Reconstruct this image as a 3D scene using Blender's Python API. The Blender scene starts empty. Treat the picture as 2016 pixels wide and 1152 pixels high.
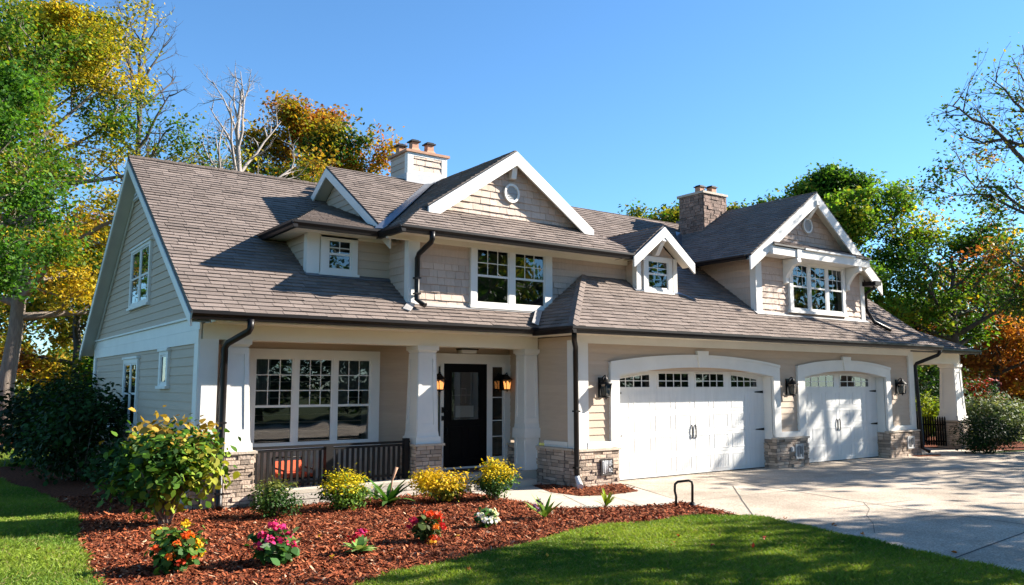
import bpy, math, random
import numpy as np
from mathutils import Vector as V
R = math.radians
sc = bpy.context.scene
COL = sc.collection
rng = random.Random(7)

# ------------------------------------------------------------------ camera, sky, sun, exposure
F, CX, CY, HC = 1612.0, 1008.0, 576.0, 2.0
PITCH, YAW = math.atan(182 / F), R(35.78)
cam_d = bpy.data.cameras.new('camera'); cam = bpy.data.objects.new('camera', cam_d); COL.objects.link(cam)
cam_d.sensor_width = 36; cam_d.lens = F / 2016 * 36; cam_d.clip_end = 2000; cam_d.clip_start = .05
cam.location = (0, 0, HC); cam.rotation_euler = (math.pi / 2 + PITCH, 0, -YAW)
sc.camera = cam
SUN = V((.80, -.32, .49)).normalized()
w = bpy.data.worlds.new('World'); sc.world = w; w.use_nodes = True
nt = w.node_tree; bg = nt.nodes['Background']
sky = nt.nodes.new('ShaderNodeTexSky'); sky.sky_type = 'NISHITA'; sky.sun_disc = False
sky.sun_elevation = math.asin(SUN.z); sky.sun_rotation = math.atan2(SUN.x, SUN.y)
sky.air_density = 1.0; sky.dust_density = 0; sky.ozone_density = 7.5; sky.altitude = 0
tint = nt.nodes.new('ShaderNodeVectorMath'); tint.operation = 'MULTIPLY'; tint.inputs[1].default_value = (.87, 1.0, .97)   # clear autumn air, a little more cyan
nt.links.new(sky.outputs[0], tint.inputs[0]); nt.links.new(tint.outputs[0], bg.inputs[0]); bg.inputs[1].default_value = .076
sl = bpy.data.lights.new('sun', 'SUN'); sl.energy = 5.0; sl.angle = R(.53); sl.color = (1, .93, .82)
so = bpy.data.objects.new('sun', sl); COL.objects.link(so); so.rotation_euler = SUN.to_track_quat('Z', 'Y').to_euler()
sc.view_settings.view_transform = 'Standard'; sc.view_settings.look = 'None'
sc.view_settings.gamma = 1; sc.view_settings.exposure = 1.78
sc.cycles.max_bounces = 6; sc.cycles.transparent_max_bounces = 8

def pix(px, py, depth):                                   # photograph pixel + depth along the lens axis -> world point
    fw = V((math.sin(YAW) * math.cos(PITCH), math.cos(YAW) * math.cos(PITCH), math.sin(PITCH)))
    rt = V((math.cos(YAW), -math.sin(YAW), 0)); up = rt.cross(fw)
    return V((0, 0, HC)) + (fw + rt * ((px - CX) / F) + up * ((CY - py) / F)) * depth
def gnd(px, py, z=0):
    d = pix(px, py, 1) - V((0, 0, HC)); t = (z - HC) / d.z
    return V((0, 0, HC)) + d * t
def spot(px, depth):                                      # ground spot below a pixel column
    p = pix(px, 758, depth); return V((p.x, p.y, 0))

# ------------------------------------------------------------------ materials
ALB = .87
def mat(name, base, rough=.7, var=.0, vscale=3., c2=None, bump=0., bscale=60., rnd=0., spec=.5, metal=0., coat=0., stretch=None, fine=0., fscale=150.):
    m = bpy.data.materials.new(name); m.use_nodes = True
    n = m.node_tree; b = n.nodes['Principled BSDF']; L = n.links.new
    b.inputs['Roughness'].default_value = rough; b.inputs['Metallic'].default_value = metal
    b.inputs['Specular IOR Level'].default_value = spec; b.inputs['Coat Weight'].default_value = coat
    tc = n.nodes.new('ShaderNodeTexCoord'); co = tc.outputs['Object']
    if stretch:
        mp = n.nodes.new('ShaderNodeMapping'); mp.inputs['Scale'].default_value = stretch; L(co, mp.inputs[0]); co = mp.outputs[0]
    rgb = n.nodes.new('ShaderNodeRGB'); rgb.outputs[0].default_value = (*[c * ALB for c in base], 1); cur = rgb.outputs[0]
    def mix(a, bcol, fac, blend='MIX'):
        x = n.nodes.new('ShaderNodeMix'); x.data_type = 'RGBA'; x.blend_type = blend
        L(fac, x.inputs[0]) if not isinstance(fac, float) else setattr(x.inputs[0], 'default_value', fac)
        L(a, x.inputs[6])
        if isinstance(bcol, tuple): x.inputs[7].default_value = (*bcol, 1)
        else: L(bcol, x.inputs[7])
        return x.outputs[2]
    if var or c2:
        t = n.nodes.new('ShaderNodeTexNoise'); t.inputs['Scale'].default_value = vscale; t.inputs['Detail'].default_value = 6; t.inputs['Roughness'].default_value = .62
        L(co, t.inputs['Vector'])
        rp = n.nodes.new('ShaderNodeValToRGB'); rp.color_ramp.elements[0].position = .36; rp.color_ramp.elements[1].position = .66
        L(t.outputs[0], rp.inputs[0])
        if c2: cur = mix(cur, tuple(c * ALB for c in c2), rp.outputs[0])
        if var:
            mr = n.nodes.new('ShaderNodeMapRange'); mr.inputs[3].default_value = 1 - var; mr.inputs[4].default_value = 1 + var
            mr.inputs[1].default_value = .3; mr.inputs[2].default_value = .7
            L(t.outputs[0], mr.inputs[0])
            h = n.nodes.new('ShaderNodeVectorMath'); h.operation = 'SCALE'; L(cur, h.inputs[0]); L(mr.outputs[0], h.inputs['Scale']); cur = h.outputs[0]
    if fine:
        t = n.nodes.new('ShaderNodeTexNoise'); t.inputs['Scale'].default_value = fscale; t.inputs['Detail'].default_value = 3
        L(tc.outputs['Object'], t.inputs['Vector'])
        mr = n.nodes.new('ShaderNodeMapRange'); mr.inputs[3].default_value = 1 - fine; mr.inputs[4].default_value = 1 + fine
        mr.inputs[1].default_value = .3; mr.inputs[2].default_value = .7
        L(t.outputs[0], mr.inputs[0])
        h = n.nodes.new('ShaderNodeVectorMath'); h.operation = 'SCALE'; L(cur, h.inputs[0]); L(mr.outputs[0], h.inputs['Scale']); cur = h.outputs[0]
    if rnd:
        a = n.nodes.new('ShaderNodeAttribute'); a.attribute_name = 'rnd'
        mr = n.nodes.new('ShaderNodeMapRange'); mr.inputs[3].default_value = 1 - rnd; mr.inputs[4].default_value = 1 + rnd
        L(a.outputs['Fac'], mr.inputs[0])
        h = n.nodes.new('ShaderNodeVectorMath'); h.operation = 'SCALE'; L(cur, h.inputs[0]); L(mr.outputs[0], h.inputs['Scale']); cur = h.outputs[0]
    L(cur, b.inputs['Base Color'])
    if bump:
        t = n.nodes.new('ShaderNodeTexNoise'); t.inputs['Scale'].default_value = bscale; t.inputs['Detail'].default_value = 4
        L(co, t.inputs['Vector'])
        bp = n.nodes.new('ShaderNodeBump'); bp.inputs['Strength'].default_value = bump; bp.inputs['Distance'].default_value = .02
        L(t.outputs[0], bp.inputs['Height']); L(bp.outputs[0], b.inputs['Normal'])
    return m

def leafmat(name, trans=.35, rough=.55, spec=.3):
    m = bpy.data.materials.new(name); m.use_nodes = True; n = m.node_tree; L = n.links.new
    b = n.nodes['Principled BSDF']; out = n.nodes['Material Output']
    a = n.nodes.new('ShaderNodeAttribute'); a.attribute_name = 'col'
    L(a.outputs['Color'], b.inputs['Base Color']); b.inputs['Roughness'].default_value = rough; b.inputs['Specular IOR Level'].default_value = spec
    t = n.nodes.new('ShaderNodeBsdfTranslucent')
    h = n.nodes.new('ShaderNodeVectorMath'); h.operation = 'MULTIPLY'; h.inputs[1].default_value = (1.5, 1.45, .7); L(a.outputs['Color'], h.inputs[0]); L(h.outputs[0], t.inputs[0])
    x = n.nodes.new('ShaderNodeMixShader'); x.inputs[0].default_value = trans
    L(b.outputs[0], x.inputs[1]); L(t.outputs[0], x.inputs[2]); L(x.outputs[0], out.inputs[0])
    return m

def glassmat(name):
    m = bpy.data.materials.new(name); m.use_nodes = True; n = m.node_tree; L = n.links.new
    out = n.nodes['Material Output']; n.nodes.remove(n.nodes['Principled BSDF'])
    t = n.nodes.new('ShaderNodeBsdfTransparent'); t.inputs[0].default_value = (.6, .63, .62, 1)
    g = n.nodes.new('ShaderNodeBsdfGlossy'); g.inputs['Roughness'].default_value = .012; g.inputs[0].default_value = (.95, .97, 1, 1)
    tx = n.nodes.new('ShaderNodeTexNoise'); tx.inputs['Scale'].default_value = 1.7; tx.inputs['Detail'].default_value = 1
    tc = n.nodes.new('ShaderNodeTexCoord'); L(tc.outputs['Object'], tx.inputs[0])
    bp = n.nodes.new('ShaderNodeBump'); bp.inputs['Strength'].default_value = .1; bp.inputs['Distance'].default_value = .03; L(tx.outputs[0], bp.inputs['Height']); L(bp.outputs[0], g.inputs['Normal'])
    f = n.nodes.new('ShaderNodeFresnel'); f.inputs[0].default_value = 2.0
    x = n.nodes.new('ShaderNodeMixShader'); L(f.outputs[0], x.inputs[0]); L(t.outputs[0], x.inputs[1]); L(g.outputs[0], x.inputs[2]); L(x.outputs[0], out.inputs[0])
    return m

def emit(name, col, s):
    m = bpy.data.materials.new(name); m.use_nodes = True; b = m.node_tree.nodes['Principled BSDF']
    b.inputs['Base Color'].default_value = (*col, 1); b.inputs['Emission Color'].default_value = (*col, 1); b.inputs['Emission Strength'].default_value = s
    return m

M = {}
M['shingle'] = mat('shingle', (.222, .178, .155), .9, var=.13, vscale=1.1, rnd=.16, bump=.5, bscale=170, fine=.22, fscale=190, spec=.1)
M['roofedge'] = mat('roofedge', (.02, .018, .018), .6)
M['siding'] = mat('siding', (.54, .415, .31), .65, var=.05, vscale=2.5, bump=.12, bscale=40, stretch=(1, 1, 9), rnd=.04)
M['shake'] = mat('shake', (.57, .435, .35), .75, var=.07, vscale=4, bump=.3, bscale=30, stretch=(6, 6, 1), rnd=.10)
M['trim'] = mat('trim', (.79, .765, .715), .52, var=.06, vscale=1.6, bump=.06, bscale=25)
M['soffit'] = mat('soffit', (.80, .745, .62), .6, var=.04, vscale=1.2)
M['gdoor'] = mat('gdoor', (.78, .77, .745), .45, var=.06, vscale=1.3, bump=.1, bscale=60, stretch=(8, 8, .6))
M['gutter'] = mat('gutter', (.008, .006, .006), .42, spec=.3, var=.2, vscale=3)
M['stone'] = mat('stone', (.50, .375, .28), .85, var=.22, vscale=5, c2=(.38, .30, .24), bump=.6, bscale=28, rnd=.45)
M['mortar'] = mat('mortar', (.10, .085, .075), .95, var=.2, vscale=20)
M['stonecap'] = mat('stonecap', (.52, .43, .34), .8, var=.12, vscale=6, bump=.4, bscale=30)
M['chstone'] = mat('chstone', (.24, .155, .118), .85, var=.2, vscale=5, bump=.6, bscale=28, rnd=.38)
M['glass'] = glassmat('glass')
M['dark'] = mat('dark', (.02, .019, .018), .8, var=.6, vscale=1.8, c2=(.05, .045, .04))  # near-black backing colour, painted darkness of the unlit rooms
M['curtain'] = mat('curtain', (.34, .31, .27), .9, var=.25, vscale=3, stretch=(14, 14, .4))
M['black'] = mat('black', (.0025, .0025, .003), .5, spec=.12, var=.3, vscale=4)
M['iron'] = mat('iron', (.004, .004, .004), .5, spec=.25, bump=.1)
M['rail'] = mat('rail', (.010, .008, .0075), .55, spec=.25, var=.2, vscale=6)
M['terra'] = mat('terra', (.44, .235, .145), .8, var=.15, vscale=8)
M['flash'] = mat('flash', (.16, .18, .22), .35, metal=.6, var=.15, vscale=3)
M['flashlight'] = mat('flashlight', (.42, .40, .39), .5, metal=.3, var=.15, vscale=3)
M['lead'] = mat('lead', (.48, .48, .49), .6, var=.12, vscale=5)
M['louver'] = mat('louver', (.62, .62, .62), .5)
M['drive'] = mat('drive', (.43, .35, .27), .9, var=.16, vscale=.7, c2=(.53, .445, .355), bump=.6, bscale=110, fine=.42, fscale=48, spec=.2)
M['joint'] = mat('joint', (.07, .06, .05), .95)
M['walk'] = mat('walk', (.53, .465, .38), .85, var=.08, vscale=1.2, bump=.25, bscale=120, fine=.10, fscale=90, spec=.2)
M['edging'] = mat('edging', (.50, .45, .39), .85, var=.14, vscale=5, bump=.4, bscale=30, rnd=.18)
M['mulch'] = mat('mulch', (.12, .034, .015), .95, var=.5, vscale=22, c2=(.2, .062, .028), bump=1., bscale=55, spec=.1)
M['soil'] = mat('soil', (.045, .05, .016), .95, var=.4, vscale=9, c2=(.05, .085, .018), bump=.6, bscale=60, spec=.1)
M['chip'] = leafmat('chip', .0, .9, .1)
M['leaf'] = leafmat('leaf', .4, .6, .18)
M['leafthick'] = leafmat('leafthick', .25, .62, .14)
M['grass'] = leafmat('grass', .35, .6, .2)
M['petal'] = leafmat('petal', .3, .6, .2)
M['bark'] = mat('bark', (.22, .175, .14), .95, var=.35, vscale=7, bump=1., bscale=22, stretch=(3, 3, .6))
M['barkgrey'] = mat('barkgrey', (.30, .26, .235), .95, var=.25, vscale=6, bump=.5, bscale=22)
M['barkdark'] = mat('barkdark', (.07, .058, .05), .95, var=.3, vscale=6, bump=.5, bscale=22)
M['cushion'] = mat('cushion', (.62, .095, .035), .9, var=.12, vscale=8)
M['mat'] = mat('mat', (.07, .035, .025), .95, var=.3, vscale=30)
M['lampglass'] = mat('lampglass', (.55, .52, .47), .12, spec=.7)
M['bulb'] = emit('bulb', (1, .38, .10), .8)
M['sign'] = mat('sign', (.05, .04, .038), .5, var=.2, vscale=12)
M['signpale'] = mat('signpale', (.55, .54, .53), .5)
M['signwhite'] = mat('signwhite', (.82, .82, .82), .5)
M['whitepaint'] = mat('whitepaint', (.72, .72, .70), .6, var=.06)

# ------------------------------------------------------------------ mesh helpers
WL = {}
class MB:
    def __init__(s): s.v = []; s.f = []; s.m = []; s.r = []; s.sm = []
    def add(s, vs, fs, m=0, r=.5, sm=False):
        k = len(s.v); s.v += [tuple(p) for p in vs]
        for f in fs: s.f.append([i + k for i in f]); s.m.append(m); s.r.append(r); s.sm.append(sm)
    def box(s, x0, x1, y0, y1, z0, z1, m=0, r=.5):
        s.add([(x, y, z) for z in (z0, z1) for y in (y0, y1) for x in (x0, x1)], [(0, 2, 3, 1), (4, 5, 7, 6), (0, 1, 5, 4), (2, 6, 7, 3), (0, 4, 6, 2), (1, 3, 7, 5)], m, r)
    def fbox(s, fr, a0, a1, z0, z1, d0, d1, m=0, r=.5):
        o, u, n = fr
        s.add([o + u * a + n * d + V((0, 0, z)) for z in (z0, z1) for d in (d1, d0) for a in (a0, a1)], [(0, 2, 3, 1), (4, 5, 7, 6), (0, 1, 5, 4), (2, 6, 7, 3), (0, 4, 6, 2), (1, 3, 7, 5)], m, r)
    def prism(s, poly, ext, m=0, r=.5, mtop=None):          # polygon (3D points) extruded by vector ext
        n = len(poly); p = [V(q) for q in poly]; e = V(ext)
        k = len(s.v); s.v += [tuple(q) for q in p] + [tuple(q + e) for q in p]
        s.f.append([k + i for i in range(n)]); s.m.append(m if mtop is None else mtop)
        s.f.append([k + n + i for i in reversed(range(n))]); s.m.append(m)
        for i in range(n):
            j = (i + 1) % n; s.f.append([k + i, k + n + i, k + n + j, k + j]); s.m.append(m)
        s.r += [r] * (n + 2); s.sm += [False] * (n + 2)
    def tube(s, pts, rad, seg=8, m=0, caps=True, flat=None):
        pts = [V(p) for p in pts]; n = len(pts)
        if not hasattr(rad, '__len__'): rad = [rad] * n
        k = len(s.v); prev = None
        for i, p in enumerate(pts):
            t = (pts[min(i + 1, n - 1)] - pts[max(i - 1, 0)])
            t = t.normalized() if t.length > 1e-9 else V((0, 0, 1))
            if prev is None: a = t.orthogonal().normalized()
            else:
                a = prev - t * prev.dot(t); a = a.normalized() if a.length > 1e-6 else t.orthogonal().normalized()
            prev = a; b = t.cross(a)
            for j in range(seg):
                th = 2 * math.pi * j / seg; s.v.append(tuple(p + (a * math.cos(th) + b * math.sin(th)) * rad[i]))
        for i in range(n - 1):
            for j in range(seg):
                q = (j + 1) % seg; s.f.append([k + i * seg + j, k + i * seg + q, k + (i + 1) * seg + q, k + (i + 1) * seg + j]); s.m.append(m); s.r.append(.5); s.sm.append(True)
        if caps:
            s.f.append([k + j for j in reversed(range(seg))]); s.f.append([k + (n - 1) * seg + j for j in range(seg)]); s.m += [m, m]; s.r += [.5, .5]; s.sm += [False, False]
    def lathe(s, c, prof, seg=12, m=0):                     # profile of (radius, z) about vertical axis at c
        k = len(s.v); n = len(prof); c = V(c)
        for r_, z in prof:
            for j in range(seg):
                th = 2 * math.pi * (j + .5) / seg; s.v.append((c.x + r_ * math.cos(th), c.y + r_ * math.sin(th), c.z + z))
        for i in range(n - 1):
            for j in range(seg):
                q = (j + 1) % seg; s.f.append([k + i * seg + j, k + i * seg + q, k + (i + 1) * seg + q, k + (i + 1) * seg + j]); s.m.append(m); s.r.append(.5); s.sm.append(seg > 6)
        s.f.append([k + j for j in reversed(range(seg))]); s.f.append([k + (n - 1) * seg + j for j in range(seg)]); s.m += [m, m]; s.r += [.5, .5]; s.sm += [False, False]
    def build(s, name, mats, parent=None):
        me = bpy.data.meshes.new(name); me.from_pydata(s.v, [], s.f)
        mats = mats if isinstance(mats, (list, tuple)) else [mats]
        for q in mats: me.materials.append(M[q] if isinstance(q, str) else q)
        me.polygons.foreach_set('material_index', s.m); me.polygons.foreach_set('use_smooth', s.sm)
        at = me.attributes.new('rnd', 'FLOAT', 'FACE'); at.data.foreach_set('value', s.r); me.update()
        o = bpy.data.objects.new(name, me); COL.objects.link(o)
        if parent is not None:
            o.parent = parent; o.location = -WL[parent]
        WL[o] = V((0, 0, 0))
        return o

def split(mb, name, mats, parent=None):                      # every loose piece an object of its own
    par = list(range(len(mb.v)))
    def fd(i):
        while par[i] != i: par[i] = par[par[i]]; i = par[i]
        return i
    for f in mb.f:
        for j in f[1:]: par[fd(j)] = fd(f[0])
    G = {}
    for k, f in enumerate(mb.f): G.setdefault(fd(f[0]), []).append(k)
    for ks in G.values():
        n = MB(); mp = {}
        for k in ks:
            for i in mb.f[k]:
                if i not in mp: mp[i] = len(n.v); n.v.append(mb.v[i])
            n.f.append([mp[i] for i in mb.f[k]]); n.m.append(mb.m[k]); n.r.append(mb.r[k]); n.sm.append(mb.sm[k])
        n.build(name, mats, parent or house)
def tag(o, label=None, cat=None, group=None, kind=None):
    if label: o['label'] = label
    if cat: o['category'] = cat
    if group: o['group'] = group
    if kind: o['kind'] = kind
    return o
def thing(name, loc, label, cat, group=None):
    o = bpy.data.objects.new(name, None); COL.objects.link(o); o.location = loc; WL[o] = V(loc); o.empty_display_size = .2
    return tag(o, label, cat, group)

def clip_rect(poly, a0, a1, b0, b1):
    def cl(P, f, inter):
        out = []
        for i in range(len(P)):
            p, q = P[i - 1], P[i]
            ip, iq = f(p), f(q)
            if iq:
                if not ip: out.append(inter(p, q))
                out.append(q)
            elif ip: out.append(inter(p, q))
        return out
    def ix(c, val):
        def g(p, q):
            t = (val - p[c]) / (q[c] - p[c]); return tuple(p[k] + (q[k] - p[k]) * t for k in (0, 1))
        return g
    for f, g in ((lambda p: p[0] >= a0, ix(0, a0)), (lambda p: p[0] <= a1, ix(0, a1)), (lambda p: p[1] >= b0, ix(1, b0)), (lambda p: p[1] <= b1, ix(1, b1))):
        poly = cl(poly, f, g)
        if len(poly) < 3: return []
    return poly

def courses(mb, o, u, v, n, poly, expo, wr=None, th=.015, base=.002, flat=False, gap=0., jit=0., m=0, b0=None, hvar=.3):
    A0 = min(p[0] for p in poly); A1 = max(p[0] for p in poly); B0 = min(p[1] for p in poly) if b0 is None else b0; B1 = max(p[1] for p in poly)
    b = B0
    while b < B1 - 1e-4:
        e = expo if not isinstance(expo, tuple) else rng.uniform(*expo)
        a = A0 - (rng.uniform(0, wr[1]) if wr else 0)
        while a < A1:
            wd = rng.uniform(*wr) if wr else (A1 - A0 + 1)
            j = rng.uniform(-jit, jit)
            P = clip_rect(poly, a + gap / 2, a + wd - gap / 2, b + gap / 2 + j, b + e - gap / 2 + (0 if flat else j + .004))
            if len(P) >= 3:
                hv = 1 + rng.uniform(-hvar, hvar)
                tl = rng.uniform(-.15, .15) if (wr and not flat) else 0
                def el(p):
                    if flat: return base + th * hv
                    return base + th * hv * max(0, 1 - (p[1] - b - j) / e) * (1 + tl * ((p[0] - a) / wd - .5) * 2)
                top = [o + u * p[0] + v * p[1] + n * el(p) for p in P]; bot = [o + u * p[0] + v * p[1] for p in P]
                k = len(mb.v); c = len(P); mb.v += [tuple(q) for q in top] + [tuple(q) for q in bot]
                r = rng.random()
                mb.f.append(list(range(k, k + c))); mb.m.append(m); mb.r.append(r); mb.sm.append(False)
                for i in range(c):
                    q = (i + 1) % c; mb.f.append([k + i, k + c + i, k + c + q, k + q]); mb.m.append(m); mb.r.append(r); mb.sm.append(False)
            a += wd
        b += e

Z = V((0, 0, 1))
def front(Y): return (V((0, Y, 0)), V((1, 0, 0)), V((0, -1, 0)))
def left(X): return (V((X, 0, 0)), V((0, 1, 0)), V((-1, 0, 0)))
def lap(mb, fr, poly, expo=.15, m=0, b0=None):
    o, u, n = fr; mb.add([o + u * a + Z * z for a, z in poly], [list(range(len(poly)))], m)
    courses(mb, o, u, Z, n, poly, expo, None, .016, .003, m=m, b0=b0, hvar=.08)
def shake(mb, fr, poly, m=0, b0=None):
    o, u, n = fr; mb.add([o + u * a + Z * z for a, z in poly], [list(range(len(poly)))], m)
    courses(mb, o, u, Z, n, poly, .15, (.14, .26), .022, .004, gap=.006, jit=.004, m=m, b0=b0)
def rect(a0, a1, b0, b1): return [(a0, b0), (a1, b0), (a1, b1), (a0, b1)]

def roofplane(mb, pts, m=0, slab=.10, mslab=1, expo=.135, b0=None):
    P = [V(p) for p in pts]; n = (P[1] - P[0]).cross(P[2] - P[0]).normalized()
    if n.z < 0: n = -n
    u = Z.cross(n).normalized(); v = n.cross(u); o = V((0, 0, 0)) + n * P[0].dot(n)
    poly = [((p - o).dot(u), (p - o).dot(v)) for p in P]
    courses(mb, o, u, v, n, poly, expo, (.24, .42), .017, .004, jit=.007, gap=.009, m=m)
    if slab: mb.prism([p for p in P], (0, 0, -slab), mslab)
def plate(mb, p0, p1, wdt, ext, m=0):                      # vertical-cut sloped board (rake): top edge p0-p1, hangs wdt, extruded by ext
    p0, p1 = V(p0), V(p1); mb.prism([p0, p1, p1 - Z * wdt, p0 - Z * wdt], ext, m)
def gutter(mb, p0, p1, out, h=.12, d=.12, m=0):            # K-style profile along p0->p1 (top back edge), out = outward
    p0, p1, o = V(p0), V(p1), V(out)
    prof = [(0, 0), (0, -h), (d * .62, -h), (d * .74, -h * .6), (d, -h * .28), (d, 0.012), (d - .012, .012), (d - .014, -.03), (.01, -.03)]
    q = [p0 + o * a + Z * b for a, b in prof]; mb.prism(q, p1 - p0, m)

# ------------------------------------------------------------------ HOUSE
house = thing('house', (12, 14, 0), 'large beige sided house with brown shingle roof, front porch and two garage doors', 'house')
def B(mb, name, mats, label=None, parent=None):
    o = mb.build(name, mats, parent or house)
    if label: o['label'] = label
    return o

GY, WY, PY = 12.60, 14.90, 13.80        # garage wall, porch wall, column plane
GX0, GX1 = 10.66, 23.38
# --- walls
mb = MB()                                # garage front
f = front(GY)
lap(mb, f, rect(GX0 + .26, 11.56, .70, 2.42), b0=.70); lap(mb, f, rect(17.0, 17.95, .70, 2.42), b0=.70); lap(mb, f, rect(21.98, GX1 - .2, .70, 2.42), b0=.70)
lap(mb, f, rect(GX0 + .26, GX1 - .2, 2.42, 2.86), b0=2.35)
mb.add([(11.4, GY + .004, 2.3), (22.2, GY + .004, 2.3), (22.2, GY + .004, 2.6), (11.4, GY + .004, 2.6)], [(0, 1, 2, 3)])
B(mb, 'wall', ['siding'])
mb = MB(); lap(mb, left(GX0), rect(GY + .01, WY, .80, 2.98), b0=.8); B(mb, 'wall', ['siding'])        # garage return
mb = MB(); f = front(WY); lap(mb, f, rect(3.7, GX0, .25, 2.98), b0=.25); B(mb, 'wall', ['siding'])      # porch back wall
mb = MB(); lap(mb, left(3.70), rect(PY + .12, 23.6, 1.12, 2.98), b0=1.12)                                # left gable end
lap(mb, left(3.70), [(14.0, 3.12), (23.6, 3.12), (18.93, 6.72), (18.6, 6.55)], b0=3.12); B(mb, 'wall', ['siding'])
mb = MB(); mb.box(3.72, 23.3, 23.5, 23.6, 0, 3); mb.box(23.2, 23.3, 12.7, 23.6, 0, 3.0); mb.box(3.72, 3.9, 14.2, 23.55, 0, 3.0)
mb.box(23.2, 23.3, 13.2, 17.2, 3, 4.0); B(mb, 'wall', ['siding'])
# bay, dormer and gable walls
mb = MB(); f = front(PY)
shake(mb, f, rect(7.72, 8.92, 3.5, 4.38), b0=3.5); shake(mb, f, rect(10.9, 13.2, 3.5, 4.22), b0=3.5)
lap(mb, f, rect(7.72, 8.92, 4.38, 4.9), b0=4.38); lap(mb, f, rect(10.9, 13.3, 4.22, 4.9), b0=4.22)
mb.box(7.55, 13.3, PY + .01, PY + .1, 3.3, 4.95); lap(mb, left(7.5), rect(PY, 15.2, 3.4, 4.95), b0=3.4); B(mb, 'bay_wall', ['shake'])
mb = MB(); lap(mb, front(14.6), rect(5.78, 7.5, 3.95, 4.95), b0=3.95, expo=.16); lap(mb, left(5.78), rect(14.6, 16.2, 3.95, 4.95), b0=3.95); B(mb, 'dormer_wall', ['siding'])
mb = MB(); lap(mb, left(7.52), [(14.6, 4.2), (20.3, 4.2), (20.3, 4.7), (17.2, 6.74)], b0=4.2); B(mb, 'gable_wall', ['siding'])
GZ = lambda x: 4.92 + .68 * (3.1 - abs(x - 10.15))       # bay gablet slopes
mb = MB(); f = front(14.14); shake(mb, f, [(8.2, 5.5), (12.1, 5.5), (10.15, GZ(10.15) - .12)], b0=5.5); B(mb, 'gable_wall', ['shake'])
D2 = 13.45
mb = MB(); lap(mb, front(D2), [(13.22, 4.0), (14.5, 4.0), (14.5, 4.95), (13.8, 5.44), (13.22, 4.95)], b0=4.0); lap(mb, left(13.22), rect(D2, 15.3, 3.9, 4.98), b0=3.9)
mb.box(14.46, 14.5, D2, 15.2, 4.0, 4.95); B(mb, 'dormer_wall', ['shake'])
G3 = 12.95
def g3z(x): return 7.1 - (.69 * (19.05 - x) if x < 19.05 else .745 * (x - 19.05))
mb = MB(); f = front(G3)
shake(mb, f, rect(17.05, 18.2, 3.75, 4.85), b0=3.75); shake(mb, f, rect(20.65, 21.5, 3.75, 4.6), b0=3.75)
lap(mb, f, rect(17.05, 18.2, 4.85, 5.3), b0=4.85); lap(mb, f, rect(20.65, 21.5, 4.6, 5.3), b0=4.6)
shake(mb, f, [(16.9, 5.5), (21.25, 5.5), (19.05, g3z(19.05) - .12)], b0=5.5)
mb.add([(16.9, G3 + .01, 3.7), (21.6, G3 + .01, 3.7), (21.6, G3 + .01, 5.5), (16.9, G3 + .01, 5.5)], [(0, 1, 2, 3)])
lap(mb, left(16.85), rect(G3, 15.4, 3.7, 5.3), b0=3.7); mb.box(21.58, 21.64, G3, 16, 3.7, 5.1); B(mb, 'gable_wall', ['shake'])

# --- stone base
def stonebox(mb, fr, a0, a1, z0, z1, proud=.0):
    o, u, n = fr; courses(mb, o + n * proud, u, Z, n, rect(a0, a1, z0, z1), (.05, .088), (.10, .28), .02, .004, flat=True, gap=.010, m=0, hvar=.8)
def pier(x0, x1, y0, y1, z0, z1, sides='fl', mat_='stone', name='stone_pier'):
    mb = MB(); mb.box(x0, x1, y0, y1, z0, z1, 1)
    if 'f' in sides: stonebox(mb, front(y0), x0, x1, z0, z1)
    if 'l' in sides: stonebox(mb, left(x0), y0, y1, z0, z1)
    if 'r' in sides: stonebox(mb, (V((x1, 0, 0)), V((0, 1, 0)), V((1, 0, 0))), y0, y1, z0, z1)
    if 'k' in sides: stonebox(mb, (V((0, y1, 0)), V((1, 0, 0)), V((0, 1, 0))), x0, x1, z0, z1)
    return B(mb, name, [mat_, 'mortar'])
pier(10.62, 11.68, 12.5, 12.9, 0, .69, 'flr'); pier(16.87, 18.1, 12.5, 12.95, 0, .69, 'fl'); pier(21.88, 23.48, 12.5, 12.9, 0, .69, 'flr')
pier(10.6, 10.7, 12.91, WY, 0, .70, 'l', name='stone_base'); pier(3.64, 3.8, 13.9, 23.6, 0, 1.0, 'lf', name='stone_base')
pier(4.02, 4.60, 13.72, 14.28, 0, .87, 'flr'); pier(7.66, 8.22, 13.72, 14.28, 0, .85, 'flr')
pier(26.66, 27.38, 12.92, 13.64, 0, .85, 'flr'); pier(3.8, 4.0, 13.9, 14.0, 0, .9, 'f', name='stone_base')
mb = MB()                                 # stone caps and white sill bands
for x0, x1 in ((10.58, 11.73), (16.83, 18.14), (21.84, 23.52)): mb.box(x0, x1, 12.45, 12.62, .69, .73)
mb.box(10.55, 10.7, 12.62, WY, .70, .74); mb.box(3.97, 4.65, 13.67, 14.33, .87, .91); mb.box(7.61, 8.27, 13.67, 14.33, .85, .89); mb.box(26.61, 27.43, 12.87, 13.69, .85, .89)
split(mb, 'stone_cap', 'stonecap')
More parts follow.
